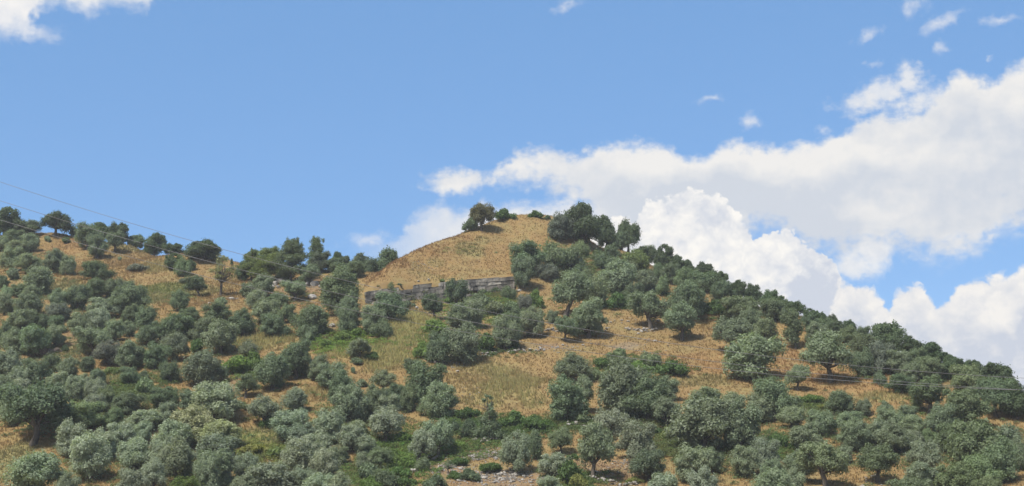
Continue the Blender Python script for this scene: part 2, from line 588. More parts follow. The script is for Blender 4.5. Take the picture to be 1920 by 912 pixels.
def stone_mat(name, dark=0.0):
    m, g, bs, out = new_mat(name)
    tc = g.node('ShaderNodeTexCoord')
    ge = g.node('ShaderNodeNewGeometry')
    P = tc.outputs['Object']
    x, y, z = g.xyz(P)
    n2 = g.noise(P, 7.0, 5, 0.65)
    ri = ge.outputs['Random Per Island']
    if dark:      # old ashlar: broad black weather streaks over pale grey limestone
        n = g.noise(g.comb(g.m('MULTIPLY', x, 0.55), g.m('MULTIPLY', y, 0.3), g.m('MULTIPLY', z, 0.22)), 1.0, 6, 0.68)
        c = g.mix(ri, (0.13, 0.117, 0.098), (0.30, 0.278, 0.242))
        c = g.mix(g.m('MULTIPLY', g.ss(n, 0.42, 0.58), 0.8), c, (0.040, 0.039, 0.038))
        c = g.mix(g.m('MULTIPLY', g.ss(n2, 0.55, 0.8), 0.4), c, (0.26, 0.245, 0.22))
    else:
        n = g.noise(P, 1.6, 6, 0.65)
        c = g.mix(ri, (0.165, 0.15, 0.132), (0.29, 0.272, 0.245))
        c = g.mix(g.m('MULTIPLY', g.ss(n2, 0.45, 0.75), 0.5), c, (0.36, 0.34, 0.31))
        c = g.mix(g.m('MULTIPLY', g.ss(n, 0.5, 0.64), 0.45), c, (0.06, 0.056, 0.053))
    g.put(bs.inputs['Base Color'], c)
    bu = g.node('ShaderNodeBump')
    bu.inputs['Distance'].default_value = 0.05
    bu.inputs['Strength'].default_value = 0.4
    g.put(bu.inputs['Height'], n2)
    g.put(bs.inputs['Normal'], bu.outputs[0])
    return m


def ground_mat():
    m, g, bs, out = new_mat("dry_hillside")
    tc = g.node('ShaderNodeTexCoord')
    P = tc.outputs['Object']
    at = g.node('ShaderNodeAttribute', attribute_name='cover')
    x, y, z = g.xyz(P)
    n1 = g.noise(P, 0.16, 5, 0.6)
    n2 = g.noise(P, 0.9, 6, 0.65)
    n3 = g.noise(g.comb(g.m('MULTIPLY', x, 1.0), g.m('MULTIPLY', y, 0.5), 0.0), 3.5, 4, 0.7)
    c = at.outputs['Color']
    c = g.mix(g.m('MULTIPLY', g.ss(n1, 0.42, 0.68), 0.35), c, (0.155, 0.102, 0.050))
    n5 = g.noise(g.vm('ADD', P, (57.0, 13.0, 5.0)), 0.22, 5, 0.62)
    c = g.mix(g.m('MULTIPLY', g.ss(n5, 0.44, 0.64), 0.42), c, (0.172, 0.160, 0.072))
    c = g.mix(g.m('MULTIPLY', g.ss(n2, 0.46, 0.66), 0.45), c, (0.225, 0.158, 0.070))
    n4 = g.noise(g.comb(g.m('MULTIPLY', x, 0.35), g.m('MULTIPLY', y, 0.3), g.m('MULTIPLY', z, 1.8)), 1.0, 5, 0.6)
    c = g.mix(g.m('MULTIPLY', g.ss(n4, 0.5, 0.68), 0.4), c, (0.135, 0.088, 0.042))
    c = g.mix(g.m('MULTIPLY', g.ss(n3, 0.5, 0.75), 0.3), c, (0.105, 0.074, 0.041))
    g.put(bs.inputs['Base Color'], c)
    bs.inputs['Roughness'].default_value = 0.95
    bs.inputs['Specular IOR Level'].default_value = 0.05
    bu = g.node('ShaderNodeBump')
    bu.inputs['Distance'].default_value = 0.2
    bu.inputs['Strength'].default_value = 0.4
    g.put(bu.inputs['Height'], n3)
    g.put(bs.inputs['Normal'], bu.outputs[0])
    return m


def grass_mat():
    m, g, bs, out = new_mat("grass_blades")
    at = g.node('ShaderNodeAttribute', attribute_name='cover')
    g.put(bs.inputs['Base Color'], at.outputs['Color'])
    bs.inputs['Roughness'].default_value = 0.8
    tr = g.node('ShaderNodeBsdfTranslucent')
    g.put(tr.inputs['Color'], at.outputs['Color'])
    mx = g.node('ShaderNodeMixShader')
    mx.inputs[0].default_value = 0.5
    g.nt.links.new(bs.outputs[0], mx.inputs[1])
    g.nt.links.new(tr.outputs[0], mx.inputs[2])
    g.nt.links.new(mx.outputs[0], out.inputs[0])
    return m


M_LEAF, M_BARK, M_GROUND, M_GRASS = foliage_mat(), bark_mat(), ground_mat(), grass_mat()
M_WALL, M_ROCK = stone_mat("weathered_blocks", 0.5), stone_mat("limestone")
M_CABLE, _g, _b, _o = new_mat("cable")
_b.inputs['Base Color'].default_value = (0.17, 0.17, 0.175, 1)
_b.inputs['Roughness'].default_value = 0.5

# ------------------------------------------------------------------ ground cover colours, laid out on the hill itself
TAN, OCHRE, PALE, GREEN, EARTH, STONY, OLIVE = [np.array(c) for c in ((0.200, 0.136, 0.059), (0.186, 0.112, 0.049), (0.222, 0.190, 0.084), (0.102, 0.120, 0.036),
                                                (0.165, 0.112, 0.070), (0.225, 0.20, 0.168), (0.132, 0.128, 0.055))]
# centre in the photograph, half sizes there, colour, strength, grass height, grass density
ZONES = [
    (860, 480, 150, 70, (TAN * 2 + OCHRE) / 3 * 1.02, 0.95, 0.28, 1.0), (745, 492, 34, 16, OCHRE * 0.95, 0.85, 0.4, 1.2), (790, 468, 44, 12, OCHRE * 0.95, 0.85, 0.4, 1.2), (705, 522, 30, 16, OCHRE * 1.0, 0.8, 0.4, 1.2), (850, 445, 40, 8, OCHRE, 0.6, 0.4, 1.2), (960, 425, 70, 25, TAN * 1.1, 0.6, 0.26, 1.0),
    (880, 470, 26, 14, OLIVE * 1.25, 0.6, 0.6, 1.0), (905, 452, 16, 7, OLIVE * 1.25, 0.5, 0.5, 1.0), (820, 495, 20, 6, OLIVE * 1.3, 0.4, 0.4, 0.8), (800, 520, 40, 6, PALE, 0.5, 0.6, 0.8),
    (760, 620, 55, 45, PALE, 1.0, 1.0, 1.5), (720, 670, 60, 30, PALE * 0.95, 0.9, 0.9, 1.4), (650, 660, 40, 20, PALE, 0.8, 0.9, 1.2), (480, 640, 70, 22, PALE, 0.9, 0.8, 1.2),
    (930, 725, 90, 40, PALE * 0.97, 0.9, 0.7, 1.3), (900, 690, 60, 16, PALE, 0.7, 0.6, 1.0), (880, 720, 40, 25, TAN, 0.6, 0.4, 0.7), (1000, 750, 30, 20, PALE, 0.7, 0.7, 1.0),
    (1060, 680, 120, 20, TAN, 0.8, 0.35, 0.7), (1170, 640, 120, 26, TAN * 0.95, 0.7, 0.3, 0.6), (1330, 690, 110, 40, OCHRE * 1.1, 0.8, 0.35, 0.8), (1320, 715, 60, 14, OLIVE * 1.2, 0.6, 0.5, 1.0),
    (1350, 620, 70, 30, TAN, 0.8, 0.35, 0.8), (1500, 690, 60, 40, OCHRE * 1.15, 0.9, 0.4, 0.9), (1630, 720, 70, 26, OCHRE * 1.2, 0.8, 0.4, 0.9), (1660, 745, 60, 12, PALE, 0.8, 0.6, 1.2),
    (220, 500, 120, 40, TAN, 0.7, 0.5, 0.9), (140, 460, 60, 16, OCHRE, 0.7, 0.35, 0.6), (300, 500, 50, 14, PALE * 0.95, 0.7, 0.8, 1.2), (300, 555, 90, 20, OLIVE * 1.15, 0.9, 0.5, 1.1),
    (310, 540, 60, 12, GREEN, 0.8, 0.5, 1.0), (100, 545, 60, 20, OLIVE * 1.1, 0.8, 0.5, 1.0), (240, 460, 50, 12, OLIVE * 1.1, 0.6, 0.5, 0.9), (350, 570, 60, 14, TAN * 1.05, 0.8, 0.45, 0.9),
    (430, 545, 60, 22, TAN, 0.8, 0.5, 0.9), (390, 545, 30, 12, OLIVE, 0.6, 0.5, 0.9), (40, 800, 110, 40, TAN, 0.8, 0.4, 0.9), (10, 870, 60, 40, OLIVE * 1.1, 0.8, 0.4, 0.9), (200, 890, 40, 30, TAN, 0.8, 0.4, 0.8),
    (580, 740, 60, 18, TAN, 0.8, 0.5, 0.9), (590, 735, 40, 10, PALE, 0.6, 0.7, 1.0), (430, 725, 40, 16, EARTH, 0.7, 0.3, 0.5), (460, 780, 40, 30, TAN, 0.6, 0.5, 0.8), (490, 830, 60, 28, OLIVE * 1.15, 0.9, 0.5, 1.1),
    (480, 825, 40, 12, GREEN * 1.3, 0.7, 0.4, 0.8), (215, 715, 26, 14, PALE, 0.9, 0.8, 1.2), (230, 735, 60, 14, GREEN, 0.7, 0.4, 0.8), (640, 640, 70, 22, GREEN * 0.9, 0.9, 0.5, 1.1),
    (900, 575, 90, 26, GREEN * 0.9, 0.9, 0.5, 1.0), (1100, 520, 90, 26, OLIVE, 0.8, 0.5, 1.0), (1200, 540, 60, 20, OLIVE * 0.9, 0.7, 0.4, 0.8), (900, 800, 130, 22, GREEN * 0.85, 0.9, 0.4, 0.9),
    (760, 850, 90, 40, GREEN * 0.9, 0.8, 0.4, 0.9), (680, 880, 60, 30, OLIVE, 0.8, 0.5, 0.9), (830, 880, 70, 16, EARTH * 1.1, 0.9, 0.2, 0.2), (930, 895, 120, 26, EARTH * 1.1, 0.9, 0.2, 0.25), (900, 850, 60, 12, EARTH, 0.8, 0.2, 0.3),
    (1120, 880, 90, 26, EARTH, 0.8, 0.3, 0.5), (1170, 650, 40, 8, STONY * 0.8, 0.5, 0.2, 0.3), (1010, 652, 70, 8, EARTH, 0.7, 0.2, 0.3), (570, 540, 60, 16, EARTH * 1.1, 0.7, 0.3, 0.4), (560, 575, 50, 8, OCHRE * 1.2, 0.8, 0.4, 0.8),
    (830, 590, 40, 10, EARTH, 0.9, 0.2, 0.3), (600, 620, 40, 16, EARTH * 0.9, 0.8, 0.2, 0.3), (1250, 830, 60, 20, OLIVE, 0.7, 0.4, 0.8), (1310, 840, 40, 14, TAN, 0.6, 0.4, 0.7), (1600, 870, 50, 40, TAN * 1.05, 0.7, 0.4, 0.7),
    (1530, 760, 60, 12, OLIVE * 1.1, 0.8, 0.4, 0.9), (1890, 800, 60, 14, TAN, 0.7, 0.4, 0.7), (1640, 770, 60, 16, TAN, 0.6, 0.4, 0.7), (130, 660, 60, 14, OLIVE * 1.1, 0.7, 0.4, 0.8), (140, 635, 20, 18, EARTH, 0.8, 0.3, 0.4),
]
ZW = []
for (px, py, rx, ry, c, s, gh, gd) in ZONES:
    q, ok = hit(px, py)
    qa, _ = hit(px, py + ry)
    qb, _ = hit(px, max(py - ry, 380))
    ZW.append((q[0], (qa[1] + qb[1]) / 2, rx * q[1] / FPX, max(1.5, abs(qb[1] - qa[1]) / 2), c, s, gh, gd))


def cover(x, y):
    """ground colour, grass height and density at places on the hill"""
    c = np.empty(x.shape + (3,))
    c[:] = TAN * 0.92
    gh = np.full(x.shape, 0.28)
    gd = np.full(x.shape, 0.55)
    jx = (vnoise(x / 3.1, y / 3.1, 11) - 0.5) * 0.9 + (vnoise(x / 1.1, y / 1.1, 13) - 0.5) * 0.5
    for (zx, zy, rx, ry, col, s, h, dn) in ZW:
        r = np.sqrt(((x - zx) / rx) ** 2 + ((y - zy) / ry) ** 2) + jx * 0.55
        w = np.clip((1.15 - r) / 0.5, 0, 1)
        w = w * w * (3 - 2 * w) * s
        c = c * (1 - w[..., None]) + col * w[..., None]
        gh = gh * (1 - w) + h * w
        gd = gd * (1 - w) + dn * w
    return c, gh, gd


def build_terrain():
    c, _, _ = cover(gx, gy)
    n = len(GX)
    idx = np.arange(len(GX) * len(GY)).reshape(len(GY), n)
    F = np.stack([idx[:-1, :-1], idx[:-1, 1:], idx[1:, 1:], idx[1:, :-1]], -1).reshape(-1, 4)
    V = np.stack([gx, gy, GZ], -1).reshape(-1, 3)
    ca = np.concatenate([c.reshape(-1, 3), np.ones((len(V), 1))], 1)
    me = mesh_from("hillside", V, [F], M_GROUND, True, {'cover': ca})
    tag(link("hillside", me), kind='structure')


build_terrain()


def build_grass():
    N = 720000
    x = rng.uniform(-112, 112, N)
    y = rng.uniform(128, 306, N)
    c, gh, gd = cover(x, y)
    keep = rng.random(N) < gd * 0.62
    keep &= np.abs(x) < y * 0.39 + 4
    yl = np.interp(x, WX, WY)
    keep &= ~((x > WX[0] - 0.4) & (x < WX[-1] + 0.4) & (np.abs(y - yl - 0.4) < 1.1))
    x, y, c, gh = x[keep], y[keep], c[keep], gh[keep]
    z = ground(x, y)
    # only on slopes turned to the viewer or the crest
    n = len(x)
    h = np.minimum(gh, 0.75) * rng.uniform(0.5, 1.3, n)
    col = c * rng.uniform(1.0, 1.4, n)[:, None] * (1 + rng.normal(0, 0.04, (n, 3)))
    tall = np.clip((gh - 0.4) / 0.5, 0, 1)[:, None]
    col = col * (1 + tall * np.array([0.42, 0.50, 0.40]))
    col = np.clip(col, 0.02, 0.5)
    Vs, Cs = [], []
    for k in range(3):
        a = rng.uniform(0, 2 * math.pi, n)
        w = rng.uniform(0.035, 0.09, n) * (0.6 + gh)
        ox, oy = rng.normal(0, 0.12, n), rng.normal(0, 0.12, n)
        lx, ly = rng.normal(0, 0.3, n) * h, rng.normal(0, 0.3, n) * h
        b = np.stack([x + ox, y + oy, z - 0.05], -1)
        dx = np.stack([np.cos(a) * w, np.sin(a) * w, 0 * w], -1)
        top = b + np.stack([lx, ly, h * rng.uniform(0.7, 1.1, n)], -1)
        Vs.append(np.stack([b - dx, b + dx, top], 1).reshape(-1, 3))
        cc = np.repeat(col, 3, 0)
        Cs.append(cc)
    V = np.concatenate(Vs)
    C4 = np.concatenate([np.concatenate(Cs), np.ones((len(V), 1))], 1)
    F = np.arange(len(V)).reshape(-1, 3)
    me = mesh_from("dry_grass", V, [F], M_GRASS, False, {'cover': C4})
    o = link("dry_grass", me)
    tag(o, "sunburnt straw and olive coloured grass tufts over the open slopes", "grass", kind='stuff')


build_grass()


SCRUB = [   # low tangled growth: centre and half sizes in the photograph, clumps, colour
    (640, 645, 75, 20, 300, (0.152, 0.230, 0.047)), (900, 580, 95, 26, 420, (0.138, 0.208, 0.051)), (930, 805, 120, 22, 380, (0.081, 0.132, 0.037)), (760, 855, 80, 40, 380, (0.108, 0.169, 0.040)),
    (860, 840, 90, 20, 200, (0.110, 0.159, 0.047)), (690, 895, 70, 22, 200, (0.110, 0.161, 0.045)), (480, 700, 60, 22, 120, (0.117, 0.172, 0.045)), (500, 850, 60, 18, 160, (0.166, 0.187, 0.053)), (240, 735, 70, 18, 200, (0.110, 0.151, 0.047)),
    (270, 715, 60, 14, 120, (0.103, 0.144, 0.047)), (1180, 690, 90, 18, 260, (0.099, 0.144, 0.042)), (1100, 500, 95, 40, 380, (0.124, 0.166, 0.059)), (1180, 560, 80, 22, 220, (0.083, 0.127, 0.040)), (1250, 835, 60, 26, 220, (0.110, 0.137, 0.047)),
    (1070, 800, 70, 18, 160, (0.103, 0.140, 0.047)), (1080, 905, 50, 16, 160, (0.097, 0.137, 0.040)), (1500, 762, 70, 14, 160, (0.124, 0.155, 0.051)), (1460, 840, 60, 24, 160, (0.097, 0.144, 0.042)), (1340, 590, 50, 14, 90, (0.083, 0.127, 0.040)),
    (120, 620, 170, 60, 420, (0.117, 0.144, 0.064)), (400, 625, 120, 38, 320, (0.103, 0.137, 0.055)), (560, 620, 70, 26, 120, (0.103, 0.137, 0.053)), (180, 770, 220, 55, 500, (0.124, 0.155, 0.066)), (330, 870, 240, 50, 520, (0.131, 0.161, 0.066)), (640, 790, 120, 40, 320, (0.131, 0.161, 0.059)),
    (1660, 830, 250, 60, 560, (0.113, 0.151, 0.061)), (1700, 690, 140, 36, 300, (0.103, 0.137, 0.053)), (1350, 840, 110, 50, 260, (0.110, 0.140, 0.055)), (1160, 790, 120, 24, 200, (0.103, 0.137, 0.047)), (60, 500, 70, 40, 120, (0.124, 0.151, 0.059)), (540, 560, 80, 26, 90, (0.117, 0.144, 0.059)),
    (870, 470, 30, 14, 16, (0.221, 0.223, 0.079)), (310, 560, 90, 18, 30, (0.166, 0.187, 0.066)), (760, 560, 60, 10, 40, (0.124, 0.159, 0.053)), (820, 640, 60, 30, 200, (0.124, 0.187, 0.045)), (920, 660, 60, 14, 90, (0.083, 0.122, 0.040)),
]


def build_scrub():
    rs = np.random.default_rng(77)
    VV, CC = [], []
    for px, py, rx, ry, cnt, col in SCRUB:
        for i in range(cnt):
            a, b = rs.normal(0, 0.55, 2)
            q, ok = hit(px + a * rx, py + b * ry)
            if not ok:
                continue
            r = rs.uniform(0.28, 0.75)
            k = int(70 * r / 0.5)
            d = rs.normal(size=(k, 3))
            d /= np.linalg.norm(d, axis=1, keepdims=True)
            d[:, 2] = np.abs(d[:, 2])
            P = q + d * np.array([r * 1.25, r * 1.25, r * 0.8]) * (1 - np.abs(rs.normal(0, 0.25, k)))[:, None]
            N = d + rs.normal(0, 0.6, (k, 3)) + np.array([0, 0, 0.3])
            N /= np.linalg.norm(N, axis=1, keepdims=True)
            U = np.cross(N, rs.normal(size=(k, 3)))
            U /= np.linalg.norm(U, axis=1, keepdims=True)
            W = np.cross(N, U)
            s = (rs.uniform(0.06, 0.13, k))[:, None]
            VV.append(np.stack([P - U * s, P - W * s * 0.5, P + U * s, P + W * s * 0.5], 1).reshape(-1, 3))
            c = np.array(col) * rs.uniform(0.8, 1.25) * (1 + rs.normal(0, 0.06, 3))
            CC.append(np.repeat(np.clip(c * rs.uniform(0.75, 1.3, k)[:, None], 0.01, 0.4), 4, 0))
    V, C = np.concatenate(VV), np.concatenate(CC)
    me = mesh_from("undergrowth", V, [np.arange(len(V)).reshape(-1, 4)], M_GRASS, False, {'cover': np.concatenate([C, np.ones((len(V), 1))], 1)})
    tag(link("undergrowth", me), "low tangled green undergrowth between the olives and on the scrubby banks", "undergrowth", kind='stuff')


build_scrub()


# ------------------------------------------------------------------ stone work
def rock_verts(r, seed, squash=0.65, sub=1):
    bm = bmesh.new()
    bmesh.ops.create_icosphere(bm, subdivisions=sub, radius=1.0)
    rs = np.random.default_rng(seed)
    V = np.array([v.co[:] for v in bm.verts])
    F = np.array([[v.index for v in f.verts] for f in bm.faces])
    bm.free()
    # chop by planes for flat broken faces
    for k in range(9):
        n = rs.normal(size=3)
        n /= np.linalg.norm(n)
        d = rs.uniform(0.55, 0.85)
        e = np.maximum(V @ n - d, 0)
        V = V - e[:, None] * n
    V = V * np.array([rs.uniform(0.8, 1.3), rs.uniform(0.7, 1.1), squash]) * r
    a = rs.uniform(0, 6.28)
    c, s = math.cos(a), math.sin(a)
    V[:, :2] = V[:, :2] @ np.array([[c, -s], [s, c]])
    return V, F


def box(V, F, c, u, L, T, Ht, jit, rs):
    """bevelled stone block: centre of its base c, along u, length, thickness, height"""
    n = np.array([-u[1], u[0], 0.0])
    b = 0.008
    rows = [(-0.0, 0.0), (b, -b), (Ht - b, -b), (Ht, 0.0)]
    i0 = len(V)
    for z, g in ((0.0, b), (b, 0.0), (Ht - b, 0.0), (Ht, b)):
        for su, sn in ((-1, -1), (1, -1), (1, 1), (-1, 1)):
            q = c + u * su * (L / 2 - g) + n * sn * (T / 2 - g) + np.array([0, 0, z]) + rs.normal(0, jit, 3)
            V.append(q)
    for r in range(3):
        for k in range(4):
            a, d = i0 + r * 4 + k, i0 + r * 4 + (k + 1) % 4
            F.append((a, d, d + 4, a + 4))
    F.append((i0 + 3, i0 + 2, i0 + 1, i0))
    F.append((i0 + 12, i0 + 13, i0 + 14, i0 + 15))


def build_wall():
    rs = np.random.default_rng(3)
    V, F = [], []
    courses = 6
    for i in range(len(WALL_P) - 1):
        a, b = WALL_P[i].copy(), WALL_P[i + 1].copy()
        L = np.linalg.norm((b - a)[:2])
        u = (b - a) / L
        n = np.array([-u[1], u[0], 0]) / np.hypot(u[0], u[1])
        for k in range(courses):
            hk = (0.7, 0.62, 0.75, 0.6, 0.66, 0.7)[k]
            t = rs.uniform(-0.5, 0.2)
            while t < L:
                bl = rs.uniform(0.7, 2.4)
                t0, t1 = max(t, 0), min(t + bl, L)
                if t1 - t0 > 0.2:
                    f = (t0 + t1) / 2 / L
                    top = a * (1 - f) + b * f
                    c = top + np.array([0, 0, -(0.7, 1.32, 2.07, 2.67, 3.33, 4.03)[k] + 0.0]) - n * (0.15 + 0.03 * k + rs.uniform(-0.11, 0.11))
                    if (k == 0 and rs.random() < 0.12) or rs.random() < 0.01:
                        t += bl
                        continue
                    box(V, F, c, u, (t1 - t0) - 0.06, 1.0, hk - 0.05, 0.035, rs)
                t += bl
    me = mesh_from("stone_wall", np.array(V), [np.array(F)], M_WALL)
    tag(link("stone_wall", me), "long ancient block wall of grey weathered stone holding up the golden mound", "wall")


build_wall()


def low_wall(pts, label, width=0.7, ht=0.6, step=0.45):
    """a tumbled dry stone wall along photograph points"""
    rs = np.random.default_rng(int(pts[0][0]))
    P = [hit(px, py)[0] for px, py in pts]
    VV, FF, n = [], [], 0
    for a, b in zip(P[:-1], P[1:]):
        L = np.linalg.norm((b - a)[:2])
        for t in np.arange(0, L, step):
            for k in range(rs.integers(2, 5)):
                q = a + (b - a) * (t / L)
                x, y = q[0] + rs.normal(0, 0.25), q[1] + rs.normal(0, width / 3)
                V, F = rock_verts(rs.uniform(0.14, 0.34), int(rs.integers(1e6)))
                V = V + np.array([x, y, float(ground(x, y)) + rs.uniform(-0.15, ht * 0.7)])
                VV.append(V)
                FF.append(F + n)
                n += len(V)
    me = mesh_from("dry_stone_wall", np.concatenate(VV), [np.concatenate(FF)], M_ROCK)
    tag(link("dry_stone_wall", me), label, "wall")


low_wall([(952, 663), (985, 660), (1022, 657)], "low tumbled dry-stone wall above the straw-coloured meadow at centre")
low_wall([(820, 684), (855, 683), (870, 690)], "short grey stone row beside the top of the big olive")
low_wall([(897, 668), (915, 668), (932, 662)], "heaped grey stone wall piece under the round dense olive")
low_wall([(1175, 620), (1200, 621), (1235, 622)], "broken stone row at the foot of the twin olives on the bare slope")
low_wall([(1020, 623), (1060, 624), (1145, 620)], "dark stone terrace line behind the trunks of the meadow-edge olives")
low_wall([(1062, 798), (1075, 800), (1100, 806)], "pale dry-stone remnant above the lone tall-trunked olive")
low_wall([(893, 831), (915, 829), (930, 831)], "flat grey stone ledge under the spire-shaped shrub")
low_wall([(1095, 898), (1130, 906), (1190, 911)], "dark rubble wall along the bottom below the tall-trunked olive")
low_wall([(806, 862), (822, 863), (836, 858)], "stone heap at the foot of the dark-trunked olive")
low_wall([(768, 888), (785, 886), (800, 882)], "thin stone line left of the stony clearing")


def boulder(px, py, wpx, label, name="boulder", squash=0.6, group=None):
    q, _ = hit(px, py)
    r = wpx / 2 * q[1] / FPX
    V, F = rock_verts(r, int(px * 7 + py), squash, 2)
    me = mesh_from(name, V, [F], M_ROCK)
    o = link(name, me)
    o.location = (q[0], q[1], float(ground(q[0], q[1])) + r * 0.12)
    tag(o, label, "rock", group)


boulder(1014, 576, 15, "single pale boulder between bright shrubs right of the wall")
boulder(1096, 764, 17, "white-topped boulder under the dark olive clump at the meadow edge")
boulder(1145, 857, 20, "flat white slab beside the tall-trunked olive", squash=0.45)
boulder(1093, 775, 10, "smaller grey stone just below the white-topped boulder")
boulder(1203, 623, 10, "grey block at the left end of the broken stone row")
boulder(1197, 627, 9, "light stone lying in front of the broken stone row")
boulder(1234, 603, 8, "little pale stone between the twin olives")
boulder(393, 570, 8, "upright grey rock at the edge left of the small bush on the ridge meadow")
boulder(434, 562, 12, "brownish rock right of the thin yellow tree")
boulder(804, 527, 9, "pale stone lying on top of the block wall")
boulder(785, 530, 8, "grey stone on the rim of the block wall, left of another")
boulder(782, 579, 10, "grey stone on bare earth below the block wall")
boulder(623, 613, 16, "long pale rock at the top of the green bank left of the wall")
boulder(614, 641, 8, "white stone low on the earth bank left of the bright green scrub")
boulder(444, 711, 7, "small white stone beside the round-headed little tree")
boulder(1228, 641, 9, "stone in the bare grass below the twin olives")
boulder(585, 560, 22, "grey cracked boulder at the end of the rock outcrop", squash=0.7)
boulder(975, 546, 12, "pale stone at the right-hand end of the block wall")
boulder(858, 698, 8, "brown stone on the path at the meadow's upper left")


def outcrop():
    rs = np.random.default_rng(9)
    VV, FF, n = [], [], 0
    for px, py, w in [(515, 536, 14), (525, 532, 20), (533, 528, 16), (512, 541, 10), (540, 531, 14), (562, 528, 16), (572, 526, 18), (580, 530, 16), (590, 536, 16), (575, 537, 14),
                      (560, 536, 10), (548, 534, 10), (600, 540, 10), (522, 540, 9)]:
        q, _ = hit(px, py)
        r = w / 2 * q[1] / FPX
        V, F = rock_verts(r, int(rs.integers(1e6)), 0.85, 2)
        V = V + q + np.array([0, 0, r * 0.35])
        VV.append(V)
        FF.append(F + n)
        n += len(V)
    root = link("rock_outcrop", None)
    for V, F in zip(VV, FF):
        link("rock", mesh_from("rock", V, [F - F.min()], M_ROCK), root)
    tag(root, "pale jagged rock outcrop under the pines left of the block wall", "rock")


outcrop()


def rubble():
    rs = np.random.default_rng(21)
    protos = [rock_verts(1.0, 100 + i, 0.5, 1) for i in range(6)]
    VV, FF, n = [], [], 0
    for px, py, rx, ry, cnt in [(935, 896, 75, 16, 520), (900, 858, 40, 8, 130), (840, 880, 45, 10, 130), (920, 850, 28, 10, 80), (1180, 605, 60, 16, 30), (1210, 640, 60, 14, 25), (1050, 655, 60, 8, 60), (600, 632, 14, 18, 60),
                                (820, 585, 40, 8, 50), (880, 738, 50, 30, 40), (1180, 870, 40, 14, 60), (1130, 890, 40, 14, 60), (965, 545, 16, 6, 40), (560, 575, 50, 8, 40), (440, 560, 40, 10, 40), (490, 600, 40, 14, 40),
                                (870, 690, 40, 10, 40), (1250, 660, 70, 20, 12), (800, 500, 30, 12, 25), (1640, 900, 30, 12, 30), (1110, 640, 60, 14, 30)]:
        for i in range(cnt):
            a, b = rs.normal(0, 0.5, 2)
            q, ok = hit(px + a * rx, py + b * ry)
            if not ok:
                continue
            V, F = protos[rs.integers(6)]
            s = rs.uniform(0.07, 0.22) * (1.8 if rs.random() < 0.12 else 1)
            VV.append(V * s + q + np.array([0, 0, s * 0.2]))
            FF.append(F + n)
            n += len(V)
    me = mesh_from("rubble", np.concatenate(VV), [np.concatenate(FF)], M_ROCK)
    tag(link("rubble", me), "scattered pale limestone rubble on the bare earth patches", "stones", kind='stuff')


rubble()

# ------------------------------------------------------------------ plants: shapes shared by many
_bm = bmesh.new()
bmesh.ops.create_icosphere(_bm, subdivisions=2, radius=1.0)
ICO_V = np.array([v.co[:] for v in _bm.verts])
ICO_F = np.array([[v.index for v in f.verts] for f in _bm.faces])
_bm.free()


def cards(P, N, size, aspect, rs):
    """leaf sprays: one small kite per point"""
    n = len(P)
    N = N / np.maximum(np.linalg.norm(N, axis=1, keepdims=True), 1e-6)
    t = rs.normal(size=(n, 3))
    U = np.cross(N, t)
    U /= np.maximum(np.linalg.norm(U, axis=1, keepdims=True), 1e-6)
    W = np.cross(N, U)
    s = size[:, None]
    a = P - U * s
    b = P - W * s * aspect + N * s * 0.15
    c = P + U * s
    d = P + W * s * aspect + N * s * 0.15
    return np.stack([a, b, c, d], 1).reshape(-1, 3)


def leaf_cloud(lobes, per_area, size, rs, jitter=0.6, aspect=0.45, core=0.7, thin=0.0, up_tilt=0.0):
    VV, F4, F3, n = [], [], [], 0
    for (c, r) in lobes:
        c, r = np.asarray(c, float), np.asarray(r, float) * np.ones(3)
        area = 4 * math.pi * (r.prod() ** (2 / 3))
        k = max(20, int(area * per_area))
        d = rs.normal(size=(k, 3))
        d /= np.linalg.norm(d, axis=1, keepdims=True)
        d = d[(d[:, 2] > -0.55) | (rs.random(k) < 0.45)]
        k = len(d)
        lump = 1 + 0.18 * np.sin(d @ rs.normal(0, 3.2, 3) + rs.uniform(0, 6)) + 0.12 * np.sin(d @ rs.normal(0, 5.5, 3) + rs.uniform(0, 6))
        rad = lump * (1 - np.abs(rs.normal(0, 0.2 + thin, k))) + rs.exponential(0.1, k)
        P = c + d * r * rad[:, None]
        N = d / r + rs.normal(0, jitter, (k, 3)) / r.mean()
        N[:, 2] += up_tilt  # turns leaf cards skyward, shaped so that crown tops come out brighter
        V = cards(P, N, size * rs.uniform(0.6, 1.35, k), aspect, rs)
        VV.append(V)
        F4.append(np.arange(4 * k).reshape(-1, 4) + n)
        n += 4 * k
        if core > 0:
            l2 = 1 + 0.2 * np.sin(ICO_V @ rs.normal(0, 3, 3) + rs.uniform(0, 6))
            VV.append(c + ICO_V * r * core * l2[:, None])
            F3.append(ICO_F + n)
            n += len(ICO_V)
    return np.concatenate(VV), [np.concatenate(F4)] + ([np.concatenate(F3)] if F3 else [])


def tube(path, rad, sides=7):
    path, rad = np.asarray(path, float), np.asarray(rad, float)
    V, F = [], []
    for i, p in enumerate(path):
        t = path[min(i + 1, len(path) - 1)] - path[max(i - 1, 0)]
        t /= np.linalg.norm(t)
        a = np.cross(t, (0.31, 0.95, 0.02))
        a /= np.linalg.norm(a)
        b = np.cross(t, a)
        for k in range(sides):
            w = 2 * math.pi * k / sides
            V.append(p + (a * math.cos(w) + b * math.sin(w)) * rad[i] * (1 + 0.12 * math.sin(3 * w + i)))
    for i in range(len(path) - 1):
        for k in range(sides):
            q, s = i * sides + k, i * sides + (k + 1) % sides
            F.append((q, s, s + sides, q + sides))
    return np.array(V), np.array(F)


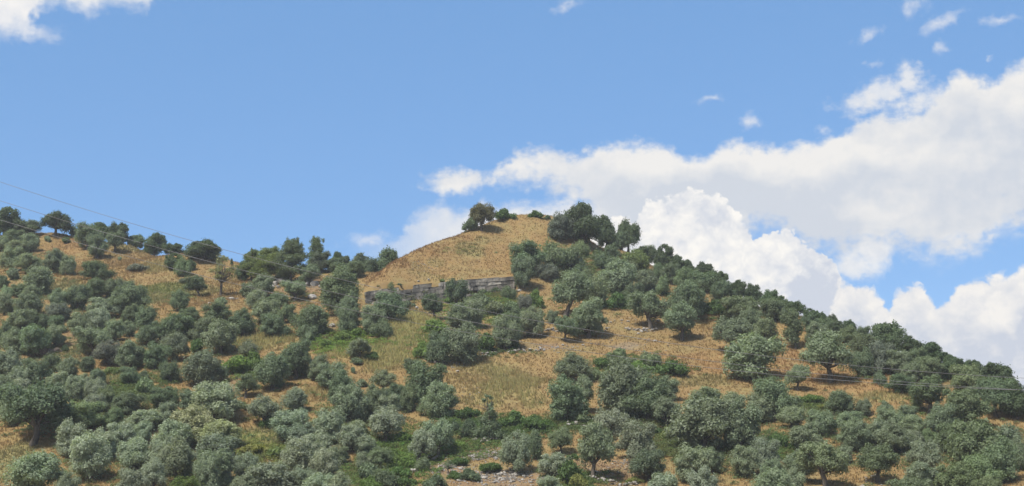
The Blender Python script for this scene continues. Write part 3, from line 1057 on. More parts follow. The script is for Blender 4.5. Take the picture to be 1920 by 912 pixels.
def limbs(base_r, fork, lobes, rs, n_limbs=5, lean=(0, 0)):
    """trunk with bends, forking into limbs that reach into the crown"""
    VV, FF, n = [], [], 0
    fx, fy, fz = fork
    p = [np.array([0, 0, -0.5]), np.array([0, 0, 0.05]), np.array([fx * 0.35 + rs.normal(0, 0.05), fy * 0.4, fz * 0.5]), np.array([fx, fy, fz])]
    V, F = tube(p, [base_r * 1.5, base_r * 1.25, base_r * 0.95, base_r * 0.85], 9)
    VV.append(V); FF.append(F + n); n += len(V)
    order = list(rs.permutation(len(lobes)))[:n_limbs]
    for j in order:
        e = np.asarray(lobes[j][0], float)
        s = np.array(fork) - np.array([0, 0, 0.12])
        m1 = s + (e - s) * 0.4 + rs.normal(0, 0.12, 3) + np.array([0, 0, -0.08])
        m2 = s + (e - s) * 0.75 + rs.normal(0, 0.1, 3)
        V, F = tube([s, m1, m2, e], [base_r * 0.62, base_r * 0.42, base_r * 0.27, base_r * 0.1], 6)
        VV.append(V); FF.append(F + n); n += len(V)
        e2 = m1 + rs.normal(0, 0.5, 3) + np.array([0, 0, 0.6])
        V, F = tube([m1, (m1 + e2) / 2 + rs.normal(0, 0.06, 3), e2], [base_r * 0.3, base_r * 0.2, base_r * 0.06], 5)
        VV.append(V); FF.append(F + n); n += len(V)
    return np.concatenate(VV), [np.concatenate(FF)]


VARIANTS = {}


def add_variant(kind, crown, trunk):
    V = crown[0]
    x0, x1 = np.percentile(V[:, 0], [0.8, 99.2])
    z1 = np.percentile(V[:, 2], 99.6)
    w, h = x1 - x0, z1
    me = mesh_from("crown", V - np.array([0, 0, 0]), crown[1], M_LEAF)
    mt = mesh_from("trunk", trunk[0], trunk[1], M_BARK, True) if trunk else None
    VARIANTS.setdefault(kind, []).append((me, mt, w, h, (x0 + x1) / 2))


def ell_lobes(rs, n, c, rad, lr, low=-0.35, inner=0.5):
    L = []
    tries = 0
    while len(L) < n and tries < 4000:
        tries += 1
        d = rs.normal(size=3)
        d /= np.linalg.norm(d)
        if d[2] < low:
            continue
        q = np.asarray(c) + d * np.asarray(rad) * rs.uniform(inner, 1.0)
        r = rs.uniform(*lr)
        if all(np.linalg.norm(q - np.asarray(a)) > 0.62 * (r + b) for a, b in L):
            L.append((q, r))
    return L


def asym(rs, L):
    """lopsided crown: pull some of the lobes out, sink others"""
    a = rs.uniform(0, 6.28)
    k = np.array([math.cos(a), math.sin(a), 0]) * rs.uniform(0.0, 0.5)
    out = []
    for c, r in L:
        c = np.asarray(c) + k * (c[2] - 2.0) * 0.4 + rs.normal(0, 0.12, 3)
        out.append((c, np.array([r * rs.uniform(0.85, 1.1), r * rs.uniform(0.85, 1.1), r * rs.uniform(0.85, 1.2)])))
    return out


def make_variants():
    # olives whose foliage hangs nearly to the ground
    for i in range(12):
        rs = np.random.default_rng(100 + i)
        L = asym(rs, ell_lobes(rs, 26, (0, 0, 2.05), (1.7, 1.65, 1.7), (0.42, 1.05), -0.85, 0.35))
        if i % 3 == 0:
            L += [((rs.normal(0, 0.5), rs.normal(0, 0.4), 3.9 + rs.uniform(0, 0.4)), (0.6, 0.6, 0.55))]
        if i % 3 == 1:
            s = rs.choice([-1, 1])
            L += [((s * 1.9, rs.normal(0, 0.3), 1.5), (0.8, 0.7, 0.6)), ((-s * 1.2, 0.0, 3.5), (0.75, 0.75, 0.6))]
        crown = leaf_cloud(L, 88, 0.108, rs, 0.6, 0.5, 0.56, 0.02, 0.6)
        add_variant('o', crown, limbs(0.22, (rs.normal(0, 0.15), 0, 0.9), L, rs, 4))
    # olives with a clear trunk
    for i in range(8):
        rs = np.random.default_rng(200 + i)
        L = asym(rs, ell_lobes(rs, 22, (0, 0, 2.5), (1.8, 1.7, 1.6), (0.4, 1.0), -0.65, 0.4))
        crown = leaf_cloud(L, 88, 0.108, rs, 0.6, 0.5, 0.52, 0.02, 0.6)
        add_variant('t', crown, limbs(0.2, (rs.normal(0, 0.25), 0, 1.35), L, rs, 7))
    # leaning olives
    for i in range(2):
        rs = np.random.default_rng(300 + i)
        L = [((c[0] - 0.7, c[1], c[2]), r) for c, r in asym(rs, ell_lobes(rs, 22, (0, 0, 2.5), (1.75, 1.5, 1.5), (0.45, 0.95), -0.7, 0.35))]
        crown = leaf_cloud(L, 88, 0.108, rs, 0.6, 0.5, 0.52, 0.02, 0.6)
        add_variant('l', crown, limbs(0.2, (-0.75, 0, 1.7), L, rs, 5))
    # dark round evergreens
    for i in range(6):
        rs = np.random.default_rng(400 + i)
        L = asym(rs, ell_lobes(rs, 26, (0, 0, 2.05), (1.8, 1.75, 1.7), (0.4, 0.95), -0.85, 0.35))
        for k in range(4):
            a = rs.uniform(-1.4, 1.4)
            L.append(((a, rs.normal(0, 0.5), 3.7 - 0.35 * a * a + rs.uniform(0, 0.45)), (0.4, 0.4, 0.36)))
        crown = leaf_cloud(L, 100, 0.118, rs, 0.7, 0.55, 0.62, 0.0, 0.4)
        add_variant('k', crown, limbs(0.18, (rs.normal(0, 0.2), 0, 1.0), L, rs, 6))
    # spreading, flat topped
    for i in range(4):
        rs = np.random.default_rng(500 + i)
        L = ell_lobes(rs, 17, (0, 0, 2.8), (1.9, 1.7, 1.15), (0.45, 0.8), -0.4, 0.4)
        L = [(c, np.array([r * 1.15, r * 1.15, r * 0.72])) for c, r in L]
        crown = leaf_cloud(L, 100, 0.118, rs, 0.7, 0.55, 0.55, 0.03, 0.2)
        add_variant('u', crown, limbs(0.17, (rs.normal(0, 0.25), 0, 1.5), L, rs, 8))
    # columnar
    for i in range(2):
        rs = np.random.default_rng(600 + i)
        L = [((rs.normal(0, 0.35), rs.normal(0, 0.3), z), (0.85 - 0.1 * abs(z - 2.6), 0.8, 0.75)) for z in np.linspace(1.35, 4.6, 9)]
        crown = leaf_cloud(L, 80, 0.13, rs, 0.8, 0.45, 0.66)
        add_variant('c', crown, limbs(0.17, (0.1, 0, 1.1), L, rs, 4))
    # pines: upswept tufted branches around a leader
    for i in range(4):
        rs = np.random.default_rng(700 + i)
        L = []
        Ht = 5.4
        for z in np.linspace(1.2, Ht - 0.4, 9):
            rr = (1.0 - (z / (Ht + 0.8)) ** 1.6) * (2.0 if i < 3 else 1.2)
            for k in range(max(2, int(5 * rr / 2 + 1.5))):
                a = rs.uniform(0, 6.28)
                q = rs.uniform(0.45, 1.0) * rr
                L.append(((math.cos(a) * q, math.sin(a) * q, z + 0.22 * q + rs.normal(0, 0.12)), (0.62, 0.62, 0.5)))
        for k in range(5):
            a = rs.normal(0, 0.55)
            L.append(((a, rs.normal(0, 0.4), Ht - 0.5 * abs(a) + rs.uniform(-0.2, 0.25)), (0.17, 0.17, 0.45)))
        crown = leaf_cloud(L, 110, 0.12, rs, 1.0, 0.3, 0.5, 0.06, 0.2)
        add_variant('n', crown, limbs(0.15, (0, 0, 1.5), L, rs, 9))
    # thin crowned young tree
    for i in range(2):
        rs = np.random.default_rng(800 + i)
        L = []
        for k in range(26):
            z = rs.uniform(1.9, 5.0)
            rr = 1.35 * math.sin(math.pi * min(1, (z - 1.2) / 4.2)) + 0.1
            a = rs.uniform(0, 6.28)
            q = rs.uniform(0.2, 1) * rr
            L.append(((math.cos(a) * q, math.sin(a) * q, z), (0.34, 0.34, 0.3)))
        crown = leaf_cloud(L, 42, 0.12, rs, 1.0, 0.4, 0.0, 0.12)
        add_variant('s', crown, limbs(0.13, (0.05, 0, 1.7), L, rs, 16))
    # feathery upright shrubs
    for i in range(4):
        rs = np.random.default_rng(900 + i)
        L = [((rs.normal(0, 0.5), rs.normal(0, 0.5), rs.uniform(0.5, 1.7)), (0.62, 0.62, 0.75)) for k in range(9)]
        crown = leaf_cloud(L, 80, 0.12, rs, 0.9, 0.3, 0.66, 0.05, 0.3)
        add_variant('f', crown, limbs(0.07, (0, 0, 0.4), L, rs, 5))
    # low dense bushes
    for i in range(8):
        rs = np.random.default_rng(1000 + i)
        L = []
        for k in range(14):
            a, q = rs.uniform(0, 6.28), rs.uniform(0, 1.0)
            L.append(((math.cos(a) * q * 1.2, math.sin(a) * q * 1.0, (0.75 - 0.45 * q) * rs.uniform(0.7, 1.2)), (0.38, 0.38, 0.32)))
        crown = leaf_cloud(L, 120, 0.10, rs, 0.85, 0.5, 0.7)
        add_variant('b', crown, None)
    # spire shrub with bare leaders above a dense foot
    rs = np.random.default_rng(1100)
    L = [((rs.normal(0, 0.9 - 0.17 * z), rs.normal(0, 0.4), z), (0.95 - 0.16 * z, 0.85 - 0.14 * z, 0.7)) for z in np.linspace(0.5, 3.6, 13)]
    L += [((0.1, 0, 4.4), (0.35, 0.3, 0.4)), ((-0.45, 0, 5.0), (0.28, 0.25, 0.3)), ((-0.2, 0, 5.5), (0.3, 0.25, 0.28)), ((0.15, 0.1, 5.3), (0.22, 0.22, 0.3))]
    crown = leaf_cloud(L, 70, 0.12, rs, 0.9, 0.35, 0.6, 0.1)
    add_variant('p', crown, limbs(0.14, (0.0, 0, 3.0), [L[-1], L[-2], L[-3], L[-4]], rs, 4))


make_variants()

TINT = {   # leaf colours
    'g': (0.212, 0.261, 0.163), 'p': (0.283, 0.336, 0.233), 'P': (0.345, 0.387, 0.210), 'd': (0.147, 0.197, 0.114), 'k': (0.101, 0.144, 0.073), 'y': (0.173, 0.225, 0.078),
    'm': (0.179, 0.229, 0.122), 'G': (0.143, 0.220, 0.055), 'D': (0.092, 0.154, 0.046), 'Y': (0.220, 0.237, 0.070), 'r': (0.119, 0.118, 0.061), 's': (0.209, 0.216, 0.106), 'x': (0.250, 0.199, 0.190), 'h': (0.184, 0.208, 0.165)}
TWORD = {'g': 'grey-green', 'p': 'pale silvery', 'P': 'yellowish pale', 'd': 'dull dark green', 'k': 'very dark', 'y': 'yellow-green', 'm': 'mid-green', 'G': 'bright green', 'D': 'deep green',
         'Y': 'yellowish', 'r': 'brown-tinged', 's': 'straw-tinted', 'x': 'pinkish bare', 'h': 'greyish'}

PLANTS = """
k 8 445 52 56 k tall dark olive rising over the ridge at the left edge | the tall ridge olive at the left edge
o 49 444 56 30 d
t 104 445 58 46 k spreading dark tree with a bare trunk standing on the left ridge | the spreading ridge tree
b 87 454 14 12 g
b 123 458 18 14 D
k 138 443 14 18 m
o 164 468 52 48 d broad dark olive on the ridge beside the spreading trunked tree | the broad ridge olive
k 184 450 46 34 k
k 221 452 38 34 k
t 215 475 36 42 d
o 181 486 44 42 d round blue-green olive in front of the ridge clump, alone in brown grass | the round olive in brown grass
k 254 462 30 22 d
k 290 469 42 32 k
k 326 477 34 20 k
o 100 513 38 44 g
o 126 516 28 36 g
o 178 527 60 38 d wide low olive below the round olive of the ridge meadow | the wide low meadow olive
o 22 510 48 46 g
o 54 514 50 36 g
o 72 553 58 52 g olive drooping at its right side above the small green glade | the drooping glade olive
o 27 458 42 26 g
o 57 472 28 34 g
o 33 477 40 26 g
o 3 472 28 30 g
b 22 526 26 25 g
b 258 509 32 15 h
b 224 489 9 8 g
k 324 508 32 34 k
f 338 518 26 38 m bright feathery shrub leaning on a dark tree in the ridge meadow | the feathery ridge shrub
k 355 508 24 20 k
k 381 489 64 38 k dark dome-shaped tree alone on the left skyline under the wires | the dome tree on the skyline
s 414 556 44 76 s thin see-through yellowish young tree with a straight slender trunk | the thin yellow tree
l 374 557 42 40 d small dark olive on a leaning trunk beside the thin yellow tree | the small leaning olive
b 346 532 24 11 h
o 337 583 34 38 d dark two-tiered olive at the lower edge of the straw meadow | the two-tiered olive
b 413 577 28 20 g
n 434 499 5 14 k
n 505 530 58 64 y broad yellow-green pine, widest of the ridge pines | the broad yellow-green pine
n 546 534 56 84 m tall dark-topped pine with a visible trunk above the rock outcrop | the tall outcrop pine
n 592 508 32 62 m narrow upright pine with a tufted top on the skyline | the narrow tufted pine
n 471 528 46 58 y
k 455 528 26 38 k
t 582 536 40 40 g
o 602 513 44 40 d
t 552 565 46 38 g sparse greyish olive in front of the rock outcrop | the sparse outcrop olive
o 490 557 50 42 g
o 463 559 28 30 d
o 481 581 42 38 g
o 520 574 38 24 d
o 502 607 54 44 g
o 512 635 52 46 d
o 584 630 68 57 d dark wide olive on the earth bank under the outcrop | the dark bank olive
f 573 641 34 34 d
o 540 606 36 36 m
o 454 633 50 52 d
o 405 608 62 38 d
o 354 602 38 26 d
o 335 638 62 48 d
o 383 640 46 46 d
o 413 665 62 64 g big grey olive at the top edge of the pale grass gully | the big gully-edge olive
o 325 678 58 54 g
b 368 662 30 27 D
o 378 727 80 70 g large round isolated olive with a small gap beneath its crown | the large round gapped olive
o 319 718 36 40 d
f 465 668 46 32 g greyish feathery bush in the pale grass gully | the feathery gully bush
b 448 702 54 35 G
b 472 692 46 34 G
t 460 748 40 46 m small round-headed tree on a bent thin trunk on the dirt path | the small round-headed tree
o 510 733 68 70 d
o 555 711 62 72 d twin-domed dark olive above the straw path | the twin-domed dark olive
o 596 715 46 50 g
o 622 731 60 52 g
o 638 766 50 70 d
o 655 790 64 68 g full silvery-topped olive above the green scrub band | the full silver-topped olive
b 667 792 26 30 p
o 702 782 42 60 d
t 718 740 50 46 g sparse-crowned olive below the tall pale grass | the sparse-crowned olive
o 742 768 42 46 d
o 764 772 32 54 m
o 800 760 84 80 d very big dark olive at the left edge of the straw meadow | the very big dark olive
o 775 703 40 30 d
o 826 782 60 64 g three-lobed olive leaning over the straw meadow's lower left corner | the three-lobed olive
f 809 786 28 34 m
t 674 677 44 40 g small olive standing alone in tall pale grass | the lone olive in pale grass
b 668 684 28 14 d
b 700 676 32 17 D
b 661 700 10 12 d
b 678 728 22 18 g
o 725 787 54 46 p
o 868 682 64 76 g dense round olive below the block wall's scrub field | the dense round scrub-field olive
o 822 682 46 58 d
o 638 592 84 90 m large rounded olive hiding the left end of the block wall | the large wall-end olive
o 650 606 42 50 g
o 654 624 44 48 d
o 700 628 54 54 g
o 728 606 60 58 d broad dark-footed olive growing against the block wall | the broad wall olive
s 732 570 26 40 m
f 718 636 48 36 d
l 817 600 38 48 d crooked-trunked small olive in front of the block wall | the crooked wall olive
t 856 582 46 58 d taller olive standing before the middle of the block wall | the tall wall olive
o 862 616 54 46 g
o 890 614 42 52 g
k 726 510@267 54 44 k dark dome-topped tree at the mound's left skyline | the dark dome tree by the mound
o 690 520@266 44 34 d
k 672 512@268 38 38 d
k 648 510 24 30 d
u 632 503 18 32 k
k 628 512 34 28 d
o 664 522 42 30 d
t 903 434 44 52 r brownish-leaved tree on the mound's left shoulder | the brown-leaved mound tree
b 885 434 26 26 d
b 946 412 38 21 D dark green bush on top of the golden mound beside the brown tree | the summit bush
b 1004 409 28 15 D
b 1026 412 14 9 k
o 1050 452 44 50 h
k 1092 462 62 80 k biggest dark tree on the mound's right shoulder | the biggest mound-top tree
k 1136 466 38 62 k
t 1178 466 48 54 k leaning dark tree at the right end of the mound-top group | the right-end mound tree
o 1166 470 34 36 d
o 987 512 76 56 d wide blue-green olive at the right foot of the mound grass | the wide mound-foot olive
o 982 541 44 60 d two-bulbed olive at the right end of the block wall | the two-bulbed wall olive
f 1040 502 46 54 m
f 1070 506 46 46 m soft feathery green shrub behind the two-bulbed wall olive | the soft feathery shrub
o 1030 528 34 34 h
o 1086 527 26 30 d
l 1060 594 72 84 g tiered olive with a visible slanting trunk below the mound | the slanting-trunk tiered olive
f 1117 577 52 58 m
o 1148 494 36 36 d
o 1160 552 64 64 g
f 952 561 32 26 m
o 1104 634 66 72 g bushy silver olive at the top left of the bare slope | the bushy bare-slope olive
t 1060 642 38 48 d
o 1000 634 50 58 g
o 945 657 54 64 g
o 968 637 50 58 d
o 1037 606 26 24 g
b 895 577 46 28 m
b 930 592 42 28 m
b 875 592 30 20 G
b 960 588 34 24 m
b 1005 577 34 34 G bright green bush beside the single pale boulder | the bright boulder bush
f 985 584 26 34 h
b 915 662 36 38 D
b 960 657 34 28 D
b 815 628 54 30 G
b 790 674 38 34 G
f 1192 507 66 40 y
k 1243 492 36 34 k dark knobbly tree on the right skyline, first past the bright gap | the knobbly skyline tree
k 1270 502 26 24 k
k 1203 482 24 20 k
o 1236 526 28 32 d
o 1260 534 38 40 d
o 1212 547 44 40 g
f 1243 554 26 38 m
o 1190 570 38 38 d
b 1155 580 44 32 D
b 1192 580 34 22 D
t 1220 617 74 68 g left one of the twin olives in the bare slope, vase-shaped | the left twin olive
t 1279 639 70 70 g right one of the twin olives on the bare slope, trunk showing | the right twin olive
o 1290 603 72 76 d
k 1291 513 22 26 k
k 1322 524 42 32 k
k 1350 532 28 24 k
o 1290 543 44 40 d
o 1322 550 62 40 d
o 1355 569 46 42 d
k 1383 563 30 38 k
k 1412 568 32 36 k
k 1445 573 34 30 k
b 1343 592 48 30 D
o 1386 600 56 44 m
o 1410 627 42 48 g
t 1370 666 72 72 g olive with a bare forked trunk on the right of the bare slope | the forked olive of the bare slope
o 1412 712 94 84 g large dense olive crossed by wires at the bare slope's right side | the wire-crossed dense olive
o 1436 647 48 48 m
k 1465 578 20 24 k
k 1488 594 36 30 k
k 1522 606 28 28 k
o 1452 604 66 44 d
o 1408 588 38 32 d
c 1491 656 40 72 m tall upright narrow olive with twin stems on the brown slope | the upright narrow olive
o 1520 624 28 34 d
k 1543 609 19 24 k
k 1562 613 20 24 k
o 1533 649 44 44 g
o 1545 625 42 28 d
o 1568 632 38 30 d
k 1594 632 26 32 k
o 1592 645 36 34 m
o 1620 643 34 30 d
k 1662 650 60 46 k prominent dark ragged tree jutting above the right skyline | the ragged jutting tree
t 1557 718 84 96 g large vase-crowned olive with a dark bare trunk on the brown slope | the large vase-crowned olive
o 1620 670 56 44 m
o 1603 691 22 32 g
o 1622 707 38 54 d
o 1655 703 58 62 h
b 1650 722 28 28 d
o 1688 708 52 50 g
o 1690 741 54 38 d
k 1707 668 46 38 k
k 1750 684 48 42 k
o 1710 717 34 38 g
o 1745 717 48 48 m
o 1725 694 42 40 d
u 1782 694 24 30 k
k 1790 714 48 42 k
k 1822 705 36 30 k
t 1744 777 76 70 m round-crowned olive with a dark foot at the end of the brown slope | the round-crowned slope-end olive
o 1815 747 68 62 m
k 1872 742 64 62 k
t 1868 783 76 74 d large dark tree with trunk gap near the right edge | the large dark right-edge tree
k 1907 787 54 70 k
o 1812 797 88 68 m big mid-green olive in front of the right-edge grove | the big grove-front olive
o 1770 820 66 62 g
o 1703 792 46 32 g
o 1668 808 52 42 g
b 1659 771 27 19 g
o 1620 782 28 34 g
o 1712 817 58 38 g
o 1712 842 42 36 p
o 1742 840 32 36 m
o 1645 837 52 50 g
o 1680 852 66 56 g
o 1608 840 52 50 g
o 1735 888 68 62 g
t 1645 907 76 74 m olive with bright crown over a shaded hollow near the bottom right | the bright-crowned hollow olive
o 1790 852 72 62 m
o 1830 882 94 92 m massive mid-green olive of the lower right grove | the massive lower-right olive
o 1885 872 72 74 g
o 1880 907 68 84 d
o 1838 917 66 64 m
o 1730 930 72 62 p
o 1790 937 68 68 m
o 1700 952 84 56 m
o 1852 948 54 52 m
o 1910 880 40 60 g
o 1450 784 84 76 d dark full olive beside the brown grass edge at lower right | the dark grass-edge olive
t 1495 733 46 48 g
b 1520 758 42 18 G
o 1578 782 56 48 g
o 1485 802 60 40 g
o 1540 817 56 48 g
o 1595 802 50 30 g
o 1510 850 72 54 g
o 1598 847 52 56 g
b 1460 840 36 30 D
t 1548 914 90 84 m big olive whose dark trunk forks low at the bottom edge | the big low-forking olive
o 1500 902 64 56 g
o 1438 882 58 60 p
o 1450 912 46 50 g
o 1450 952 84 72 g
o 1490 942 42 62 g
o 1582 872 38 36 g
o 1320 847 114 98 g giant broad olive with many silvery lobes, lower centre right | the giant many-lobed olive
o 1390 844 74 92 g
o 1322 776 64 48 g
o 1375 782 48 46 g
o 1425 792 52 54 g
t 1250 804 52 60 g
o 1168 777 82 98 g tall left half of the big dark clump below the meadow's right end | the clump's tall half
o 1215 788 84 84 d
o 1252 752 40 46 g
o 1075 717 68 54 g mushroom-topped olive at the meadow's right edge | the mushroom-topped olive
o 1060 792 66 86 d
t 1092 774 44 70 g
o 1198 862 74 72 p pale pointed olive with dark undergrowth at its foot | the pale pointed olive
o 1217 902 74 58 d
o 1297 907 62 72 g
o 1335 890 42 50 d
o 1320 942 48 66 p
o 1245 947 56 60 p
o 1397 897 52 60 g
b 1252 826 40 27 y
p 917 827 62 84 d spire-shaped dark shrub with bare twisted stems at its top | the spire-shaped shrub
b 965 802 54 33 D
b 1000 806 56 28 D
b 1026 804 32 18 D
f 877 823 36 38 d
b 880 785 44 22 D
b 850 800 36 18 G
o 970 890 56 80 p pale wispy olive standing in front of the deep green scrub | the pale wispy olive
f 1005 863 36 58 d
t 1052 854 44 54 m dark round-topped small tree left of the tall-trunked olive | the dark round-topped tree
t 1112 899 66 104 g olive with a tall straight pale trunk on bare ground | the tall-trunked olive
t 1145 842 60 74 p
o 1040 894 56 44 p
b 1068 912 48 50 D
b 1080 918 34 30 Y yellowish bush at the bottom below the tall-trunked olive | the yellowish bottom bush
o 1030 942 54 48 p
b 925 887 50 20 D
b 876 902 38 25 d
b 1075 864 23 14 D
b 1190 908 30 16 Y
t 722 832 60 64 p pale crowned olive with a dark trunk above the green scrub band | the pale scrub-band olive
l 781 872 50 66 p slender leaning pale olive beside the stony clearing | the slender leaning pale olive
t 822 858 60 72 g olive with a straight dark trunk by the stone heap | the dark-trunked olive
o 660 847 54 50 p
o 684 854 42 36 p
o 615 832 54 64 p
o 668 822 42 34 g
t 713 884 40 46 m round greenish olive left of the leaning pale olive | the round greenish olive
o 682 884 36 36 p
o 636 872 40 36 g
o 595 872 62 60 p
o 607 897 52 56 p
b 735 872 44 30 G
b 764 878 40 24 G
b 745 898 44 24 D
b 690 903 42 36 d
f 725 918 46 42 d
b 695 922 52 30 G
b 762 912 40 18 D
f 795 884 28 28 g
s 840 890 24 28 g
b 818 917 44 28 d
b 852 900 34 18 D
b 860 873 32 15 D
b 800 836 40 20 G
b 850 842 44 18 G
b 760 828 40 18 G
o 600 952 62 64 p
o 632 952 52 66 p
o 403 792 88 76 p big pale olive with a dark hollow on the left of the dirt path | the big pale path olive
t 492 802 60 58 p vase-shaped pale olive growing out of a dark round bush | the vase-shaped pale olive
b 504 803 34 25 D
o 552 777 48 50 p
o 545 828 68 60 p
o 570 847 60 52 p
o 560 890 68 68 p
o 362 832 78 70 P palest yellowish olive of the lower left grove | the palest yellowish olive
o 410 842 88 54 P wide pale yellowish olive leaning right into the small yellow glade | the wide yellowish olive
o 316 797 44 42 p
o 325 852 66 62 p
o 408 877 88 62 p
o 330 907 68 86 g
o 400 914 72 70 g
o 460 902 46 52 p
o 505 932 92 64 p
o 458 950 60 60 g
o 565 932 42 56 p
f 345 932 52 40 G bright green bush at the bottom edge among pale olives | the bright bottom-edge bush
o 388 932 42 70 g
o 352 772 36 42 d
o 316 762 46 36 d
b 480 852 62 20 Y
b 522 862 50 24 y
b 445 770 40 20 m
t 62 834 128 114 d largest foreground olive with a thick dark trunk at lower left | the largest thick-trunked olive
o 152 810 94 56 m
o 130 860 56 72 p
o 165 902 68 90 p
o 65 927 108 78 g huge rounded bush-like olive at the bottom left corner | the huge corner olive
o 126 942 44 54 g
o 190 864 46 60 p
o 225 847 58 56 p
o 250 882 64 62 p
o 308 882 50 62 p
o 245 942 58 62 p
o 287 922 52 62 p
o 210 807 46 42 m
o 178 777 42 38 p
o 178 752 38 42 p
o 200 762 30 38 m
o 238 777 50 42 d
o 300 767 46 40 d
o 272 807 68 38 p
o 265 832 42 42 p
o 105 742 48 44 p
o 140 752 42 46 p
o 158 737 30 36 p
o 182 727 28 36 d
o 128 714 46 44 g
o 163 697 30 28 d
f 93 699 36 38 m round feathery green shrub below the pinkish bare scrub | the round feathery shrub
o 64 737 54 62 d
o 14 722 54 68 p
o 34 740 40 52 p
o 6 762 38 58 g
o 42 764 46 54 p
o 20 800 40 66 g
o 25 665 44 48 g
o 62 670 54 60 d
o 102 652 48 42 g
o 10 652 40 46 d
o 40 624 56 42 g
o 78 620 36 30 d
o 110 602 42 34 h
o 105 624 30 32 d
o 52 594 46 44 g
o 8 592 34 42 g
o 32 558 28 26 d
o 58 562 32 28 g
o 10 566 30 30 g
o 3 542 24 25 d
o 108 582 32 40 g
o 145 582 50 46 d
o 180 562 36 40 d
o 213 562 42 40 d
o 240 558 30 32 d
o 245 592 70 56 d big dark olive at the right tip of the upper left grove | the big grove-tip olive
o 150 632 48 46 g
o 182 630 46 52 p
o 190 597 58 38 p
o 245 614 36 42 d
o 272 620 36 46 d
o 212 642 42 42 g
o 238 632 30 30 g
t 172 670 68 54 g olive with its trunk showing, above the small strip of straw grass | the straw-strip olive
o 205 687 52 48 h
o 245 695 56 54 g
o 290 692 42 48 d
o 275 650 38 38 d
o 300 640 36 40 d
o 240 724 38 36 d
b 270 713 25 18 d
b 273 742 38 34 m
b 121 661 15 15 k
b 80 667 30 18 x pinkish leafless scrub patch in the lower left grove | the pinkish bare scrub
b 106 663 15 12 x
b 212 706 40 18 y
b 640 640 40 20 G
b 612 652 34 16 G
b 665 632 36 18 G
b 1165 690 60 24 m
b 1130 690 44 20 D
b 1215 688 40 30 m roundish green bush at the top of the slope's scrub patch | the roundish scrub-patch bush
b 1160 672 34 20 m
b 1255 704 56 28 D
b 1195 702 50 26 G
b 1120 712 40 20 m
b 1390 840 36 34 y
b 1225 815 36 20 D
b 1090 795 40 20 m
b 1545 770 30 12 Y
o 15 430 30 20 k
b 1485 765 30 14 y
f 1100 545 40 40 m
f 1130 505 44 34 d
f 1165 575 34 30 d
f 1090 480 34 30 m
b 1120 490 40 22 m
b 1060 530 34 22 m
f 1180 520 36 32 m
o 1215 492 34 30 d
b 905 553 24 12 m
b 765 577 26 14 d
b 842 568 20 12 G
b 748 540 14 9 d
b 830 531 12 8 y
b 930 549 20 11 d
"""


# ------------------------------------------------------------------ planting
KINDNAME = {'o': ('olive_tree', 'olive tree'), 't': ('olive_tree', 'olive tree'), 'l': ('olive_tree', 'olive tree'), 'c': ('olive_tree', 'olive tree'), 'k': ('evergreen_tree', 'evergreen tree'),
            'u': ('evergreen_tree', 'evergreen tree'), 'n': ('pine_tree', 'pine tree'), 's': ('young_tree', 'young tree'), 'f': ('shrub', 'shrub'), 'b': ('bush', 'bush'), 'p': ('shrub', 'shrub')}
GROUPNAME = {'broadleaf_tree': None, 'olive_tree': 'olive trees on the hillside', 'evergreen_tree': 'dark evergreen trees along the ridges', 'pine_tree': 'pines on the left ridge', 'young_tree': 'thin young trees',
             'shrub': 'upright shrubs', 'bush': 'low bushes in the grass and scrub'}
ITEMS = []
for ln in PLANTS.strip().splitlines():
    a, _, ref = ln.partition('|')
    f = a.split()
    yy, _, far_d = f[2].partition('@')          # a distance is written out where something nearer hides the foot
    ITEMS.append(dict(kind=f[0], x=float(f[1]), y=float(yy), D=float(far_d or 0), w=float(f[3]), h=float(f[4]), tint=f[5], label=' '.join(f[6:]), ref=ref.strip()))


def describe():
    """every plant without a written label is told by its look and its place next to a plant that has one"""
    marks = [i for i in ITEMS if i['label']]
    dirs = ['right of', 'above and right of', 'above', 'above and left of', 'left of', 'below and left of', 'below', 'below and right of']
    groups = {}
    for it in ITEMS:
        if it['label']:
            continue
        cx, cy = it['x'], it['y'] - it['h'] / 2
        best = min(marks, key=lambda m: math.hypot((m['x'] - cx), (m['y'] - m['h'] / 2 - cy) * 1.3))
        dx, dy = cx - best['x'], -(cy - (best['y'] - best['h'] / 2))
        k = int(round(math.atan2(dy, dx) / (math.pi / 4))) % 8
        it['dist'] = math.hypot(dx, dy)
        groups.setdefault((best['ref'], k, KINDNAME[it['kind']][0]), []).append(it)
    ords = ['nearest', 'second', 'third', 'fourth', 'fifth', 'sixth', 'seventh', 'eighth', 'ninth']
    for (ref, k, nm), L in groups.items():
        L.sort(key=lambda i: i['dist'])
        nick = KINDNAME[L[0]['kind']][1].replace(' tree', '') if nm != 'young_tree' else 'sapling'
        for n, it in enumerate(L):
            head = f"{TWORD[it['tint']]} {nick}"
            it['label'] = (f"{head} just {dirs[k]} {ref}" if len(L) == 1 else f"{head}, {ords[n]} one {dirs[k]} {ref}")
            if len(it['label'].split()) > 16:
                it['label'] = f"{nick}, {ords[n]} {dirs[k]} {ref}" if len(L) > 1 else f"{nick} {dirs[k]} {ref}"
    seen = {}
    for it in ITEMS:
        seen.setdefault(it['label'], []).append(it)
    for lb, L in seen.items():
        if len(L) > 1:
            print('SAME LABEL', lb, len(L))
    for it in ITEMS:
        if not 4 <= len(it['label'].split()) <= 16:
            print('LABEL LENGTH', len(it['label'].split()), it['label'])


